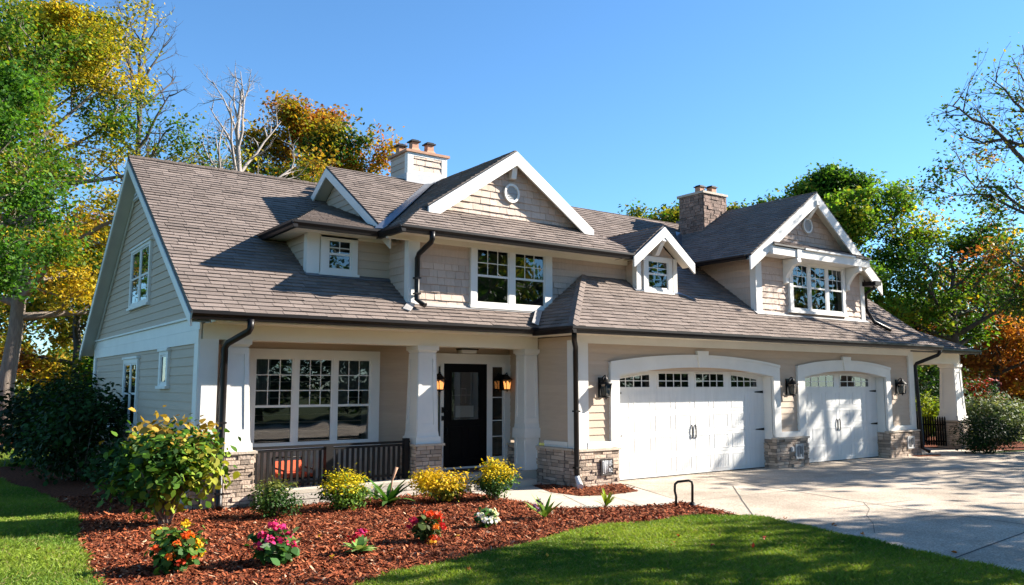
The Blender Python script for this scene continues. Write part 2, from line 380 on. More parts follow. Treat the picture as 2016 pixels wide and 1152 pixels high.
# --- trim boards
mb = MB()
for x0, x1 in ((10.9, 11.55), (17.02, 17.93), (22.02, 23.16)): mb.box(x0, x1, 12.53, 12.6, .735, .86)
mb.box(GX0 - .025, GX0 + .27, 12.54, 12.62, .735, 2.9); mb.box(GX1 - .24, GX1 + .02, 12.54, 12.62, .735, 2.9)      # garage corner boards
mb.box(GX0 - .03, GX0 + .004, 12.63, 12.84, .745, 2.9); mb.box(GX0 - .035, GX0 + .004, 12.85, 13.6, .745, .86)
mb.box(GX0 - .03, GX1 + .03, 12.55, 12.605, 2.84, 3.0)                                                              # garage frieze
mb.box(3.66, 3.72, 13.82, 14.06, 1.1, 2.68); mb.box(3.675, 3.98, 13.80, 13.9, 1.1, 2.75); mb.box(3.65, 3.72, 23.35, 23.62, 1.0, 2.7)
mb.box(3.655, 3.70, 13.81, 23.63, 2.68, 2.90); mb.box(3.665, 3.70, 13.79, 23.6, 2.905, 3.10); mb.box(3.62, 3.70, 13.78, 23.63, 3.10, 3.135)   # band on the gable end
mb.box(3.61, 3.72, 13.85, 23.62, 1.02, 1.12)                                                                        # water table
mb.box(7.475, 7.72, PY - .035, PY + .01, 3.48, 4.93); mb.box(7.47, 7.5, PY + .012, PY + .12, 3.5, 4.93)             # bay corner
mb.box(5.75, 6.0, 14.56, 14.6, 4.0, 4.95); mb.box(5.75, 5.775, 14.61, 14.72, 4.1, 4.95)                             # dormer corner
mb.box(16.825, 17.06, G3 - .035, G3, 3.78, 5.3); mb.box(16.82, 16.85, G3 + .004, G3 + .14, 3.8, 5.3); mb.box(21.48, 21.66, G3 - .035, G3, 3.76, 5.1)
mb.box(13.19, 13.33, D2 - .035, D2, 4.1, 4.98); mb.box(14.40, 14.53, D2 - .035, D2, 4.1, 4.98); mb.box(13.185, 13.22, D2 + .003, D2 + .1, 4.1, 4.98)
split(mb, 'trim_board', 'trim')

# --- porch: slab, beam, ceiling, columns
mb = MB(); mb.box(3.8, GX0 - .02, 13.79, WY - .02, .02, .245); mb.box(4.65, 7.64, 13.61, 13.785, .02, .243); mb.box(7.9, 10.2, 13.3, 13.615, .0, .12); B(mb, 'porch_floor', 'walk')
mb = MB(); mb.box(4.6, 7.68, 13.42, 13.6, .0, .03, 1)
courses(mb, V((0, 13.42, 0)), V((1, 0, 0)), Z, V((0, -1, 0)), rect(4.55, 7.75, 0, .20), .10, (.28, .5), .02, .004, flat=True, gap=.012, m=0)
mb.box(4.6, 7.68, 13.40, 13.66, .2, .262, 2); mb.box(4.6, 7.66, 13.425, 13.6, .03, .2, 1); B(mb, 'porch_edging', ['edging', 'mortar', 'walk'])
mb = MB(); mb.box(3.72, GX0 - .04, 13.80, 14.16, 2.75, 3.0); mb.box(3.72, 3.9, 14.17, WY, 2.75, 2.99); split(mb, 'porch_beam', 'soffit')
mb = MB(); mb.box(3.75, GX0 - .02, 13.2, WY, 3.0, 3.04); mb.box(10.2, 24.0, 12.05, 12.6, 3.0, 3.04); mb.box(23.4, 27.3, 12.66, 14.6, 2.98, 3.02)
mb.box(10.2, 10.66, 12.0, 13.3, 2.996, 3.036); mb.box(5.4, 7.5, 14.12, 14.6, 4.86, 4.9); mb.box(7.1, 13.2, 13.22, 13.8, 4.86, 4.9); mb.box(7.1, 7.5, 13.24, 14.6, 4.855, 4.895)
mb.box(5.42, 5.78, 14.12, 15.8, 4.855, 4.893)
mb.box(7.0, 13.2, 13.72, 13.795, 4.76, 4.86); mb.box(6.0, 7.45, 14.54, 14.598, 4.8, 4.86)
split(mb, 'soffit', 'soffit')

def column(cx, cy, z0, z1, hb, ht, name='porch_column', ped=False):
    mb = MB()
    def frus(a, b, za, zb):
        mb.add([(cx - a, cy - a, za), (cx + a, cy - a, za), (cx + a, cy + a, za), (cx - a, cy + a, za), (cx - b, cy - b, zb), (cx + b, cy - b, zb), (cx + b, cy + b, zb), (cx - b, cy + b, zb)], [(0, 1, 5, 4), (1, 2, 6, 5), (2, 3, 7, 6), (3, 0, 4, 7), (4, 5, 6, 7), (0, 3, 2, 1)])
    zb = z0 + .22
    frus(hb + .045, hb + .04, z0, z0 + .13); frus(hb + .018, hb + .008, z0 + .13, zb)
    frus(hb, ht, z0 + .05, z1 - .12); frus(ht + .01, ht + .035, z1 - .13, z1 - .085); frus(ht + .055, ht + .055, z1 - .085, z1)
    def panel(nx, ny):                                     # raised stiles and rails around a recessed panel, following the taper
        for s0, s1, t0, t1 in ((-1, -.62, 0, 1), (.62, 1, 0, 1), (-.62, .62, 0, .09), (-.62, .62, .93, 1)):
            q = []
            for d in (.0, .016):
                for (s_, t_) in ((s0, t0), (s1, t0), (s1, t1), (s0, t1)):
                    zz = zb + (z1 - .14 - zb) * t_; hw = hb + (ht - hb) * (zz - z0) / (z1 - z0)
                    if nx == 0: q.append((cx + s_ * hw, cy + ny * (hw + d), zz))
                    else: q.append((cx + nx * (hw + d), cy + s_ * hw, zz))
            mb.add(q, [(4, 5, 6, 7), (0, 1, 5, 4), (1, 2, 6, 5), (2, 3, 7, 6), (3, 0, 4, 7)])
    panel(0, -1); panel(-1, 0); panel(1, 0)
    return B(mb, name, 'trim')
column(4.31, 14.0, .91, 2.76, .225, .165); column(7.94, 14.0, .89, 2.75, .225, .18); column(27.02, 13.28, .89, 2.66, .28, .21)
column(10.46, 13.98, .98, 2.75, .175, .15)
mb = MB(); mb.box(10.28, 10.63, 13.8, 14.16, .25, .92); mb.box(10.25, 10.64, 13.77, 14.19, .25, .37); mb.box(10.24, 10.645, 13.76, 14.2, .9, .98)
for a, b in ((10.28, 10.33), (10.58, 10.63)): mb.box(a, b, 13.785, 13.8, .37, .9)
mb.box(10.33, 10.58, 13.785, 13.8, .8, .9)
for a, b in ((13.8, 13.87), (14.09, 14.16)): mb.box(10.265, 10.28, a, b, .37, .9)
B(mb, 'column_pedestal', 'trim')
mb = MB(); mb.box(23.4, 27.2, 13.05, 13.35, 2.66, 2.98); mb.box(26.9, 27.2, 13.36, 17.5, 2.66, 2.98); split(mb, 'carport_beam', 'soffit')

# --- roofs
MR = lambda y: 3.15 + .66 * (y - 13.2)
RS = (6.93 - 3.12) / (17.2 - 12.02); RR = lambda y: 3.12 + RS * (y - 12.02)
CR = lambda y: 4.90 + .6506 * (y - 14.08)
def rp(mb, plan, zf, **k): roofplane(mb, [(x, y, zf(x, y)) for x, y in plan], **k)
mb = MB()                                                   # main roof over the porch
rp(mb, [(3.38, 13.2), (10.2, 13.2), (10.75, 13.8), (10.75, 14.5), (8.6, 14.9), (8.6, 18.93), (3.38, 18.93)], lambda x, y: MR(y))
rp(mb, [(3.38, 18.93), (10, 18.93), (10, 24.0), (3.38, 24.0)], lambda x, y: 6.93 - .785 * (y - 18.93))
for k in range(36): mb.box(3.38 + k * .145, 3.38 + k * .145 + .15, 18.83, 19.03, 6.9, 6.945 + .01 * (k % 2), 0, rng.random())
B(mb, 'roof', ['shingle', 'roofedge'])
mb = MB()                                                   # cross roof left of the bay + right roof over the garage
rp(mb, [(7.2, 14.08), (7.35, 14.08), (10.6, 17.2), (7.2, 17.2)], lambda x, y: CR(y))
rp(mb, [(7.2, 17.2), (23.8, 17.2), (23.8, 23.6), (7.2, 23.6)], lambda x, y: 6.93 - .6 * (y - 17.2))
B(mb, 'roof', ['shingle', 'roofedge'])
mb = MB()
rp(mb, [(10.1, 12.02), (23.85, 12.02), (23.85, 13.8), (11.88, 13.8)], lambda x, y: RR(y))
rp(mb, [(12.9, 13.8), (23.85, 13.8), (23.85, 17.2), (10.8, 17.2)], lambda x, y: RR(y))
rp(mb, [(10.1, 12.02), (11.88, 13.8), (10.72, 13.8), (10.1, 13.15)], lambda x, y: 3.12 + RS * (x - 10.1), slab=.1)
for k in range(11):                                         # hip cap shingles
    t = k / 11; x, y = 10.1 + 1.78 * t, 12.02 + 1.78 * t; z = RR(y); d = .075
    mb.add([(x - d, y + d, z - d * .3 + .012), (x, y, z + .05), (x + d, y - d, z - d * .3 + .012), (x + .19 - d, y + .19 + d, z + .19 * RS - d * .3), (x + .19, y + .19, z + .19 * RS + .03), (x + .19 + d, y + .19 - d, z + .19 * RS - d * .3)], [(0, 1, 4, 3), (1, 2, 5, 4), (0, 2, 1)], 0, rng.random())
B(mb, 'roof', ['shingle', 'roofedge'])
mb = MB()                                                   # bay roof with gablet
BL = lambda x: 4.92 + .68 * (x - 7.05)
BRt = lambda x: 4.92 + .68 * (13.25 - x)
rp(mb, [(7.05, 13.2), (13.25, 13.2), (12.15, 14.3), (8.15, 14.3)], lambda x, y: 4.92 + .68 * (y - 13.2))
rp(mb, [(7.05, 13.2), (8.15, 14.3), (8.15, 15.3), (7.05, 14.3)], lambda x, y: BL(x))
rp(mb, [(8.0, 13.95), (10.15, 13.95), (10.15, 17.3), (8.15, 15.3)], lambda x, y: BL(x), slab=.06)
rp(mb, [(12.3, 13.95), (10.15, 13.95), (10.15, 17.3), (12.15, 16)], lambda x, y: BRt(x), slab=.06)
rp(mb, [(13.25, 13.2), (12.15, 14.3), (12.15, 16), (13.25, 15.0)], lambda x, y: BRt(x))
B(mb, 'bay_roof', ['shingle', 'roofedge'])
mb = MB()                                                   # small left dormer roof
rp(mb, [(5.35, 14.1), (7.55, 14.1), (7.55, 17.6), (7.3, 17.6)], lambda x, y: 4.95 + .335 * (y - 14.1))
roofplane(mb, [(5.35, 14.1, 4.95), (7.3, 17.6, 6.122), (5.35, 15.92, 4.95)])
B(mb, 'dormer_roof', ['shingle', 'roofedge'])
mb = MB()                                                   # small gable dormer
for s in (-1, 1): roofplane(mb, [(13.77, 13.12, 5.66), (13.77, 15.6, 5.66), (13.77 + s * .97, 14.7, 4.90), (13.77 + s * .97, 13.12, 4.90)], slab=.05)
B(mb, 'dormer_roof', ['shingle', 'roofedge'])
mb = MB()                                                   # large right gable
roofplane(mb, [(19.05, 12.58, 7.1), (19.05, 17.6, 7.1), (16.25, 14.92, g3z(16.25)), (16.25, 12.58, g3z(16.25))], slab=.06)
roofplane(mb, [(19.05, 12.58, 7.1), (19.05, 17.6, 7.1), (22.0, 14.6, g3z(22.0)), (22.0, 12.58, g3z(22.0))], slab=.06)
roofplane(mb, [(17.0, 12.45, 5.50), (18.2, 12.45, 5.50), (18.2, 12.95, 5.72), (17.45, 12.95, 5.72)], slab=.04)
roofplane(mb, [(18.2, 12.45, 5.50), (20.4, 12.45, 5.50), (20.4, 12.95, 5.72), (18.2, 12.95, 5.72)], slab=.04, expo=.27)
roofplane(mb, [(20.4, 12.45, 5.50), (21.35, 12.45, 5.50), (21.0, 12.95, 5.72), (20.4, 12.95, 5.72)], slab=.04)
B(mb, 'gable_roof', ['shingle', 'roofedge'])
mb = MB()                                                   # carport roof
CP = lambda y: 3.10 + RS * (y - 12.6)
rp(mb, [(23.86, 12.6), (27.42, 12.6), (25.25, 13.4), (23.86, 13.4)], lambda x, y: CP(y))
rp(mb, [(23.86, 13.4), (25.25, 13.4), (25.05, 14.2), (25.05, 17.0), (23.86, 17.0)], lambda x, y: CP(y))
roofplane(mb, [(27.42, 12.6, 3.1), (27.42, 17, 3.1), (25.25, 13.4, CP(13.4))], slab=0)
roofplane(mb, [(27.42, 17, 3.1), (25.05, 17, CP(17)), (25.05, 14.2, CP(14.2))], slab=0); roofplane(mb, [(27.42, 17, 3.1), (25.05, 14.2, CP(14.2)), (25.25, 13.4, CP(13.4))], slab=0)
B(mb, 'carport_roof', ['shingle', 'roofedge'])

# --- flashing
mb = MB()
def strip(p0, p1, side, wd, m=0): p0, p1, s = V(p0), V(p1), V(side); mb.prism([p0, p1, p1 + s * wd, p0 + s * wd], (0, 0, .012), m)
vx = lambda y: 7.05 + (CR(y) - 4.92) / .68
strip((vx(14.2), 14.2, CR(14.2) + .045), (vx(17.1), 17.1, CR(17.1) + .045), (-.9, .35, 0), .16)
strip((vx(14.2), 14.2, CR(14.2) + .045), (vx(17.1), 17.1, CR(17.1) + .045), (.8, -.1, .55), .1)
mb.prism([(16.3, 14.85, RR(14.85) + .03), (16.62, 14.85, RR(14.85) + .03), (18.2, 16.55, RR(16.55) + .03), (17.95, 16.6, RR(16.6) + .03)], (0, 0, .012))
mb.prism([(12.86, 14.05, RR(14.05) + .03), (13.1, 13.95, RR(13.95) + .05), (13.5, 15.2, RR(15.2) + .04), (13.2, 15.25, RR(15.25) + .04)], (0, 0, .012))
strip((10.12, 13.12, 3.2), (10.72, 13.75, 3.6), (-.7, .55, .35), .15, 1)
strip((7.76, 13.70, MR(13.7) + .03), (10.95, 13.70, MR(13.7) + .03), (0, .9, .6), .11, 1)
strip((7.25, 13.55, MR(13.55) + .035), (7.5, 13.8, MR(13.8) + .035), (.7, -.55, -.3), .16, 1)
strip((5.72, 14.5, MR(14.5) + .03), (7.5, 14.5, MR(14.5) + .03), (0, .9, .6), .1)
strip((13.1, 13.36, RR(13.36) + .03), (14.62, 13.36, RR(13.36) + .03), (0, .9, .65), .1)
strip((16.75, 12.84, RR(12.84) + .03), (21.75, 12.84, RR(12.84) + .03), (0, .9, .65), .12, 1)
strip((14.55, 13.42, RR(13.42) + .03), (14.85, 13.2, RR(13.2) + .03), (.3, .4, .3), .08)
split(mb, 'flashing', ['flash', 'flashlight'])

# --- rake boards, brackets
mb = MB()
plate(mb, (3.40, 13.24, 3.08), (3.40, 18.93, 6.83), .17, (-.035, 0, 0)); plate(mb, (3.40, 24.0, 2.85), (3.40, 18.93, 6.83), .20, (-.035, 0, 0))
mb.add([(3.395, 13.25, 2.98), (3.7, 13.25, 2.98), (3.7, 18.93, 6.72), (3.395, 18.93, 6.72)], [(0, 1, 2, 3)]); mb.add([(3.395, 24.0, 2.75), (3.7, 24.0, 2.75), (3.7, 18.93, 6.72), (3.395, 18.93, 6.72)], [(0, 1, 2, 3)])
plate(mb, (3.68, 14.0, 3.40), (3.68, 18.93, 6.70), .10, (-.03, 0, 0)); plate(mb, (3.68, 23.6, 3.0), (3.68, 18.93, 6.70), .10, (-.03, 0, 0))
plate(mb, (7.22, 14.0, CR(14.0) - .04), (7.22, 17.2, 6.89), .2, (-.035, 0, 0)); plate(mb, (7.22, 19.5, 5.5), (7.22, 17.2, 6.89), .2, (-.035, 0, 0))
mb.add([(7.2, 14.1, CR(14.1) - .16), (7.52, 14.1, CR(14.1) - .16), (7.52, 17.2, 6.76), (7.2, 17.2, 6.76)], [(0, 1, 2, 3)])
sf = MB()
def gable(px, pz, y, back, L, Rr, wd):                      # front rakes with soffits
    for (x, z) in (L, Rr):
        plate(mb, (x, y, z - .03), (px, y, pz - .03), wd, (0, -.045, 0))
        sf.add([(x, y, z - .1), (x, back, z - .1), (px, back, pz - .1), (px, y, pz - .1)], [(0, 1, 2, 3)])
    s = (pz - L[1]) / (px - L[0])
gable(10.15, GZ(10.15), 13.93, 14.15, (7.98, BL(7.98)), (12.32, BRt(12.32)), .30)
gable(13.77, 5.66, 13.10, D2, (12.78, 4.885), (14.76, 4.885), .24)
gable(19.05, 7.10, 12.62, G3, (16.22, g3z(16.22)), (22.02, g3z(22.02)), .33)
split(mb, 'rake_board', 'trim')
def bracket(x, y0, y1, ztop, w=.1):                         # bracket under the peak
    mb = MB(); prof = [(y1, ztop), (y0, ztop), (y0, ztop - .12), (y0 + .06, ztop - .15), (y1 - .11, ztop - .42), (y1, ztop - .42)]
    mb.prism([(x - w / 2, a, b) for a, b in prof], (w, 0, 0)); B(mb, 'bracket', 'trim')
sf.add([(7.2, 20.5, 4.79), (7.52, 20.5, 4.79), (7.52, 17.2, 6.76), (7.2, 17.2, 6.76)], [(0, 1, 2, 3)]); split(sf, 'soffit', 'soffit')
bracket(10.15, 13.9, 14.12, GZ(10.15) - .18, .13); bracket(19.05, 12.53, G3 - .02, 6.86, .13); bracket(13.77, 13.07, D2 - .02, 5.42, .12)
def corbel(x, w=.13):
    mb = MB(); pr = [(G3 - .02, 5.22), (12.48, 5.22), (12.46, 5.12)]
    for k in range(7):
        t = k / 6; pr.append((12.5 + (G3 - .10 - 12.5) * t, 5.08 - .34 * t ** 1.9))
    pr += [(G3 - .10, 4.62), (G3 - .02, 4.58)]
    mb.prism([(x - w / 2, a, b) for a, b in pr], (w, 0, 0)); B(mb, 'corbel', 'trim')
corbel(18.02); corbel(20.78)
mb = MB(); mb.box(17.0, 17.95, 12.5, G3 - .03, 5.24, 5.44); mb.box(17.96, 20.85, 12.47, G3 - .03, 5.23, 5.45); mb.box(20.86, 21.3, 12.5, G3 - .03, 5.24, 5.44)
mb.box(18.25, 20.5, 12.42, 12.47, 5.445, 5.49); split(mb, 'window_hood', 'trim')
mb = MB(); mb.tube([(21.75, 12.75, 5.0), (21.85, 12.7, 4.75), (21.85, 13.0, 4.6), (21.85, 13.0, 4.1)], .05); mb.tube([(21.85, 13.0, 4.15), (21.9, 12.8, 3.78), (22.15, 12.45, 3.52)], .05); mb.box(21.55, 21.85, 12.5, 12.9, 4.78, 4.9)
B(mb, 'downspout', 'gutter')

# --- gutters and downspouts
mb = MB()
gutter(mb, (3.36, 13.2, 3.14), (10.15, 13.2, 3.14), (0, -1, 0)); gutter(mb, (10.0, 12.02, 3.11), (23.95, 12.02, 3.11), (0, -1, 0)); gutter(mb, (10.1, 11.91, 3.108), (10.1, 13.2, 3.108), (-1, 0, 0))
gutter(mb, (23.3, 12.6, 3.085), (27.46, 12.6, 3.085), (0, -1, 0)); gutter(mb, (27.42, 12.5, 3.083), (27.42, 17, 3.083), (1, 0, 0))
gutter(mb, (6.97, 13.2, 4.915), (13.0, 13.2, 4.915), (0, -1, 0)); gutter(mb, (7.05, 13.1, 4.913), (7.05, 14.1, 4.913), (-1, 0, 0))
gutter(mb, (5.27, 14.1, 4.945), (6.98, 14.1, 4.945), (0, -1, 0)); gutter(mb, (5.35, 14.0, 4.943), (5.35, 15.95, 4.943), (-1, 0, 0))
gutter(mb, (16.25, 12.7, g3z(16.25) - .01), (16.25, 14.9, g3z(16.25) - .01), (-1, 0, 0), .1, .1)
split(mb, 'gutter', 'gutter')
def spout(pts, r=.048, tip=None):
    mb = MB(); mb.tube(pts, r, 10)
    for z in (pts[-2][2] + .1, (pts[-2][2] + pts[-3][2]) / 2):
        mb.box(pts[-2][0] - .06, pts[-2][0] + .06, pts[-2][1] - .055, pts[-2][1] + .06, z, z + .03)
    o = B(mb, 'downspout', 'gutter')
    if tip: t = MB(); t.tube(tip, [.05, .05, .065], 10); B(t, 'downspout_elbow', 'whitepaint', parent=o)
spout([(4.28, 13.13, 3.05), (4.28, 13.13, 2.92), (4.26, 13.15, 2.86), (4.06, 13.56, 2.68), (4.03, 13.62, 2.6), (4.03, 13.62, .15), (4.0, 13.5, .05)], .055)
spout([(10.2, 12.1, 3.02), (10.2, 12.1, 2.93), (10.23, 12.14, 2.86), (10.5, 12.42, 2.74), (10.54, 12.47, 2.66), (10.55, 12.47, .28), (10.55, 12.47, .22)], .052, [(10.55, 12.47, .24), (10.54, 12.44, .18), (10.42, 12.22, .06)])
spout([(7.62, 13.12, 4.85), (7.62, 13.12, 4.72), (7.62, 13.16, 4.66), (7.62, 13.62, 4.5), (7.62, 13.68, 4.42), (7.62, 13.68, 3.62), (7.7, 13.5, 3.5)], .052)
spout([(23.9, 12.0, 3.02), (23.9, 12.02, 2.92), (23.88, 12.06, 2.86), (23.5, 12.5, 2.62), (23.47, 12.53, 2.55), (23.47, 12.44, .2), (23.6, 12.3, .1)], .052)

# --- windows
def window(fr, a0, a1, z0, z1, units, zg0, zg1, zs, grid, grid2=None, head=.0, sill=.05, proud=.06, curt=None, m='trim', base=.0):
    o, u, n = fr; nb = n * base; fr = (o + nb, u, n)
    mb = MB(); gl, gr = units[0][0], units[-1][1]; e = .035
    mb.fbox(fr, a0, gl - e, z0, zg1 + e, 0, proud); mb.fbox(fr, gr + e, a1, z0, zg1 + e, 0, proud); mb.fbox(fr, a0, a1, zg1 + e, z1, 0, proud)
    if head: mb.fbox(fr, a0 - .03, a1 + .03, z1, z1 + head, 0, proud + .03)
    mb.fbox(fr, gl - e, gr + e, z0, zg0 - e, 0, proud - .004); mb.fbox(fr, a0 - .03, a1 + .03, z0 - sill, z0, 0, proud + .035)
    for (p, q) in zip(units[:-1], units[1:]): mb.fbox(fr, p[1] + e, q[0] - e, zg0 - e, zg1 + e, 0, proud - .008)
    wo = B(mb, 'window', m)
    s = MB(); g = MB(); d = MB(); c = MB()
    for (p, q) in units:
        s.fbox(fr, p - e, p, zg0 - e, zg1 + e, .012, proud - .016); s.fbox(fr, q, q + e, zg0 - e, zg1 + e, .012, proud - .016)
        s.fbox(fr, p, q, zg0 - e, zg0, .012, proud - .017); s.fbox(fr, p, q, zg1, zg1 + e, .012, proud - .017)
        if zs: s.fbox(fr, p, q, zs - .022, zs + .022, .012, proud - .012)
        zt0 = zs if zs else zg0
        t = .009; dg = proud - .026
        if grid:
            for k in range(1, grid[0]): x = p + (q - p) * k / grid[0]; s.fbox(fr, x - t, x + t, zt0, zg1, dg - .006, dg + .002)
            for k in range(1, grid[1]): z = zt0 + (zg1 - zt0) * k / grid[1]; s.fbox(fr, p, q, z - t, z + t, dg - .006, dg + .0025)
        if grid2 and zs:
            for k in range(1, grid2[0]): x = p + (q - p) * k / grid2[0]; s.fbox(fr, x - t, x + t, zg0, zs, dg - .006, dg + .002)
        oo, uu, nn = fr; k = dg
        P = [oo + uu * a + nn * k + Z * z for a, z in ((p, zg0), (q, zg0), (q, zg1), (p, zg1))]
        if (P[1] - P[0]).cross(P[2] - P[0]).dot(nn) < 0: P.reverse()
        g.add(P, [(0, 1, 2, 3)])
        d.fbox(fr, p - .01, q + .01, zg0 - .01, zg1 + .01, .002, .01 if base else .0175)  # thin dark sheet standing in for the unlit room behind
    B(s, 'sash', m, parent=wo); B(g, 'pane', 'glass', parent=wo); B(d, 'window_dark_backing', 'dark', parent=wo)
    if curt:
        for (p, q, za, zb) in curt: c.fbox(fr, p, q, za, zb, .018, .026)
        split(c, 'curtain', 'curtain', wo)
    return wo
window(front(WY), 4.80, 7.44, .88, 2.66, [(4.97, 5.64), (5.79, 6.42), (6.57, 7.22)], .95, 2.47, 1.61, (3, 3), proud=.075, curt=[(4.97, 5.25, 1.62, 2.47), (6.57, 6.8, 1.62, 2.47), (7.08, 7.22, .95, 2.47), (6.8, 7.08, 1.9, 2.47)])
window(front(PY), 8.88, 10.97, 3.60, 4.90, [(9.05, 9.80), (10.0, 10.74)], 3.68, 4.74, 4.21, (3, 2), proud=.07, sill=.06)
window(front(14.6), 6.02, 6.78, 4.12, 4.84, [(6.2, 6.62)], 4.22, 4.74, 4.49, (2, 2), proud=.06, sill=.05)
window(front(D2), 13.40, 14.34, 4.16, 4.98, [(13.57, 14.17)], 4.26, 4.86, 4.57, (2, 2), proud=.06, sill=.06)
window(front(G3), 18.15, 20.66, 3.93, 5.23, [(18.32, 18.92), (19.1, 19.72), (19.9, 20.5)], 4.0, 5.12, 4.56, (3, 2), proud=.08, sill=.07, curt=[(18.32, 18.5, 4.0, 4.56), (18.78, 18.92, 4.0, 4.56), (19.9, 20.1, 4.0, 4.56), (20.35, 20.5, 4.0, 4.56)])
window(left(3.70), 17.62, 19.50, 3.66, 4.94, [(17.76, 18.46), (18.64, 19.36)], 3.76, 4.84, 4.28, None, head=.04, curt=[(17.8, 18.0, 3.8, 4.8), (19.1, 19.3, 3.8, 4.8)])
window(left(3.70), 18.28, 19.72, 1.12, 2.55, [(18.42, 18.92), (19.08, 19.58)], 1.2, 2.42, 1.82, None, head=.05)
window(left(3.70), 15.74, 16.42, 1.98, 2.62, [(15.9, 16.26)], 2.06, 2.52, None, None, head=.05)
mb = MB()                                                   # triangular louvre near the gable end's peak
mb.prism([(3.66, 18.3, 6.05), (3.66, 19.5, 6.05), (3.66, 18.95, 6.5)], (-.02, 0, 0), 0)
for k in range(4): z = 6.07 + k * .09; h = .55 * (1 - k * .2); mb.box(3.615, 3.645, 18.93 - h, 18.93 + h, z, z + .045)
B(mb, 'gable_vent', 'louver')
def vent(x, y, z, r=.2):
    mb = MB(); n = 28; ring = [(math.cos(2 * math.pi * k / n), math.sin(2 * math.pi * k / n)) for k in range(n)]
    for k in range(n):
        a, b = ring[k], ring[(k + 1) % n]; q = []
        for d in (0, .05):
            for rr in (r, r * .76):
                for c in (a, b): q.append((x + c[0] * rr, y - d, z + c[1] * rr * 1.05))
        mb.add(q, [(4, 5, 7, 6), (0, 1, 5, 4), (2, 6, 7, 3)])
    for k in range(9):
        zz = -r * .7 + k * r * .175; h = math.sqrt(max(0, (r * .76) ** 2 - zz * zz))
        mb.add([(x - h, y - .012, z + zz + .026), (x + h, y - .012, z + zz + .026), (x + h, y - .035, z + zz), (x - h, y - .035, z + zz)], [(0, 1, 2, 3)], 1)
    mb.add([(x + c[0] * r * .77, y - .005, z + c[1] * r * .78) for c in ring], [list(range(n))], 1)
    B(mb, 'round_vent', ['trim', 'louver'])
vent(10.15, 14.12, 6.12, .2); vent(19.05, G3 - .03, 6.24, .2)

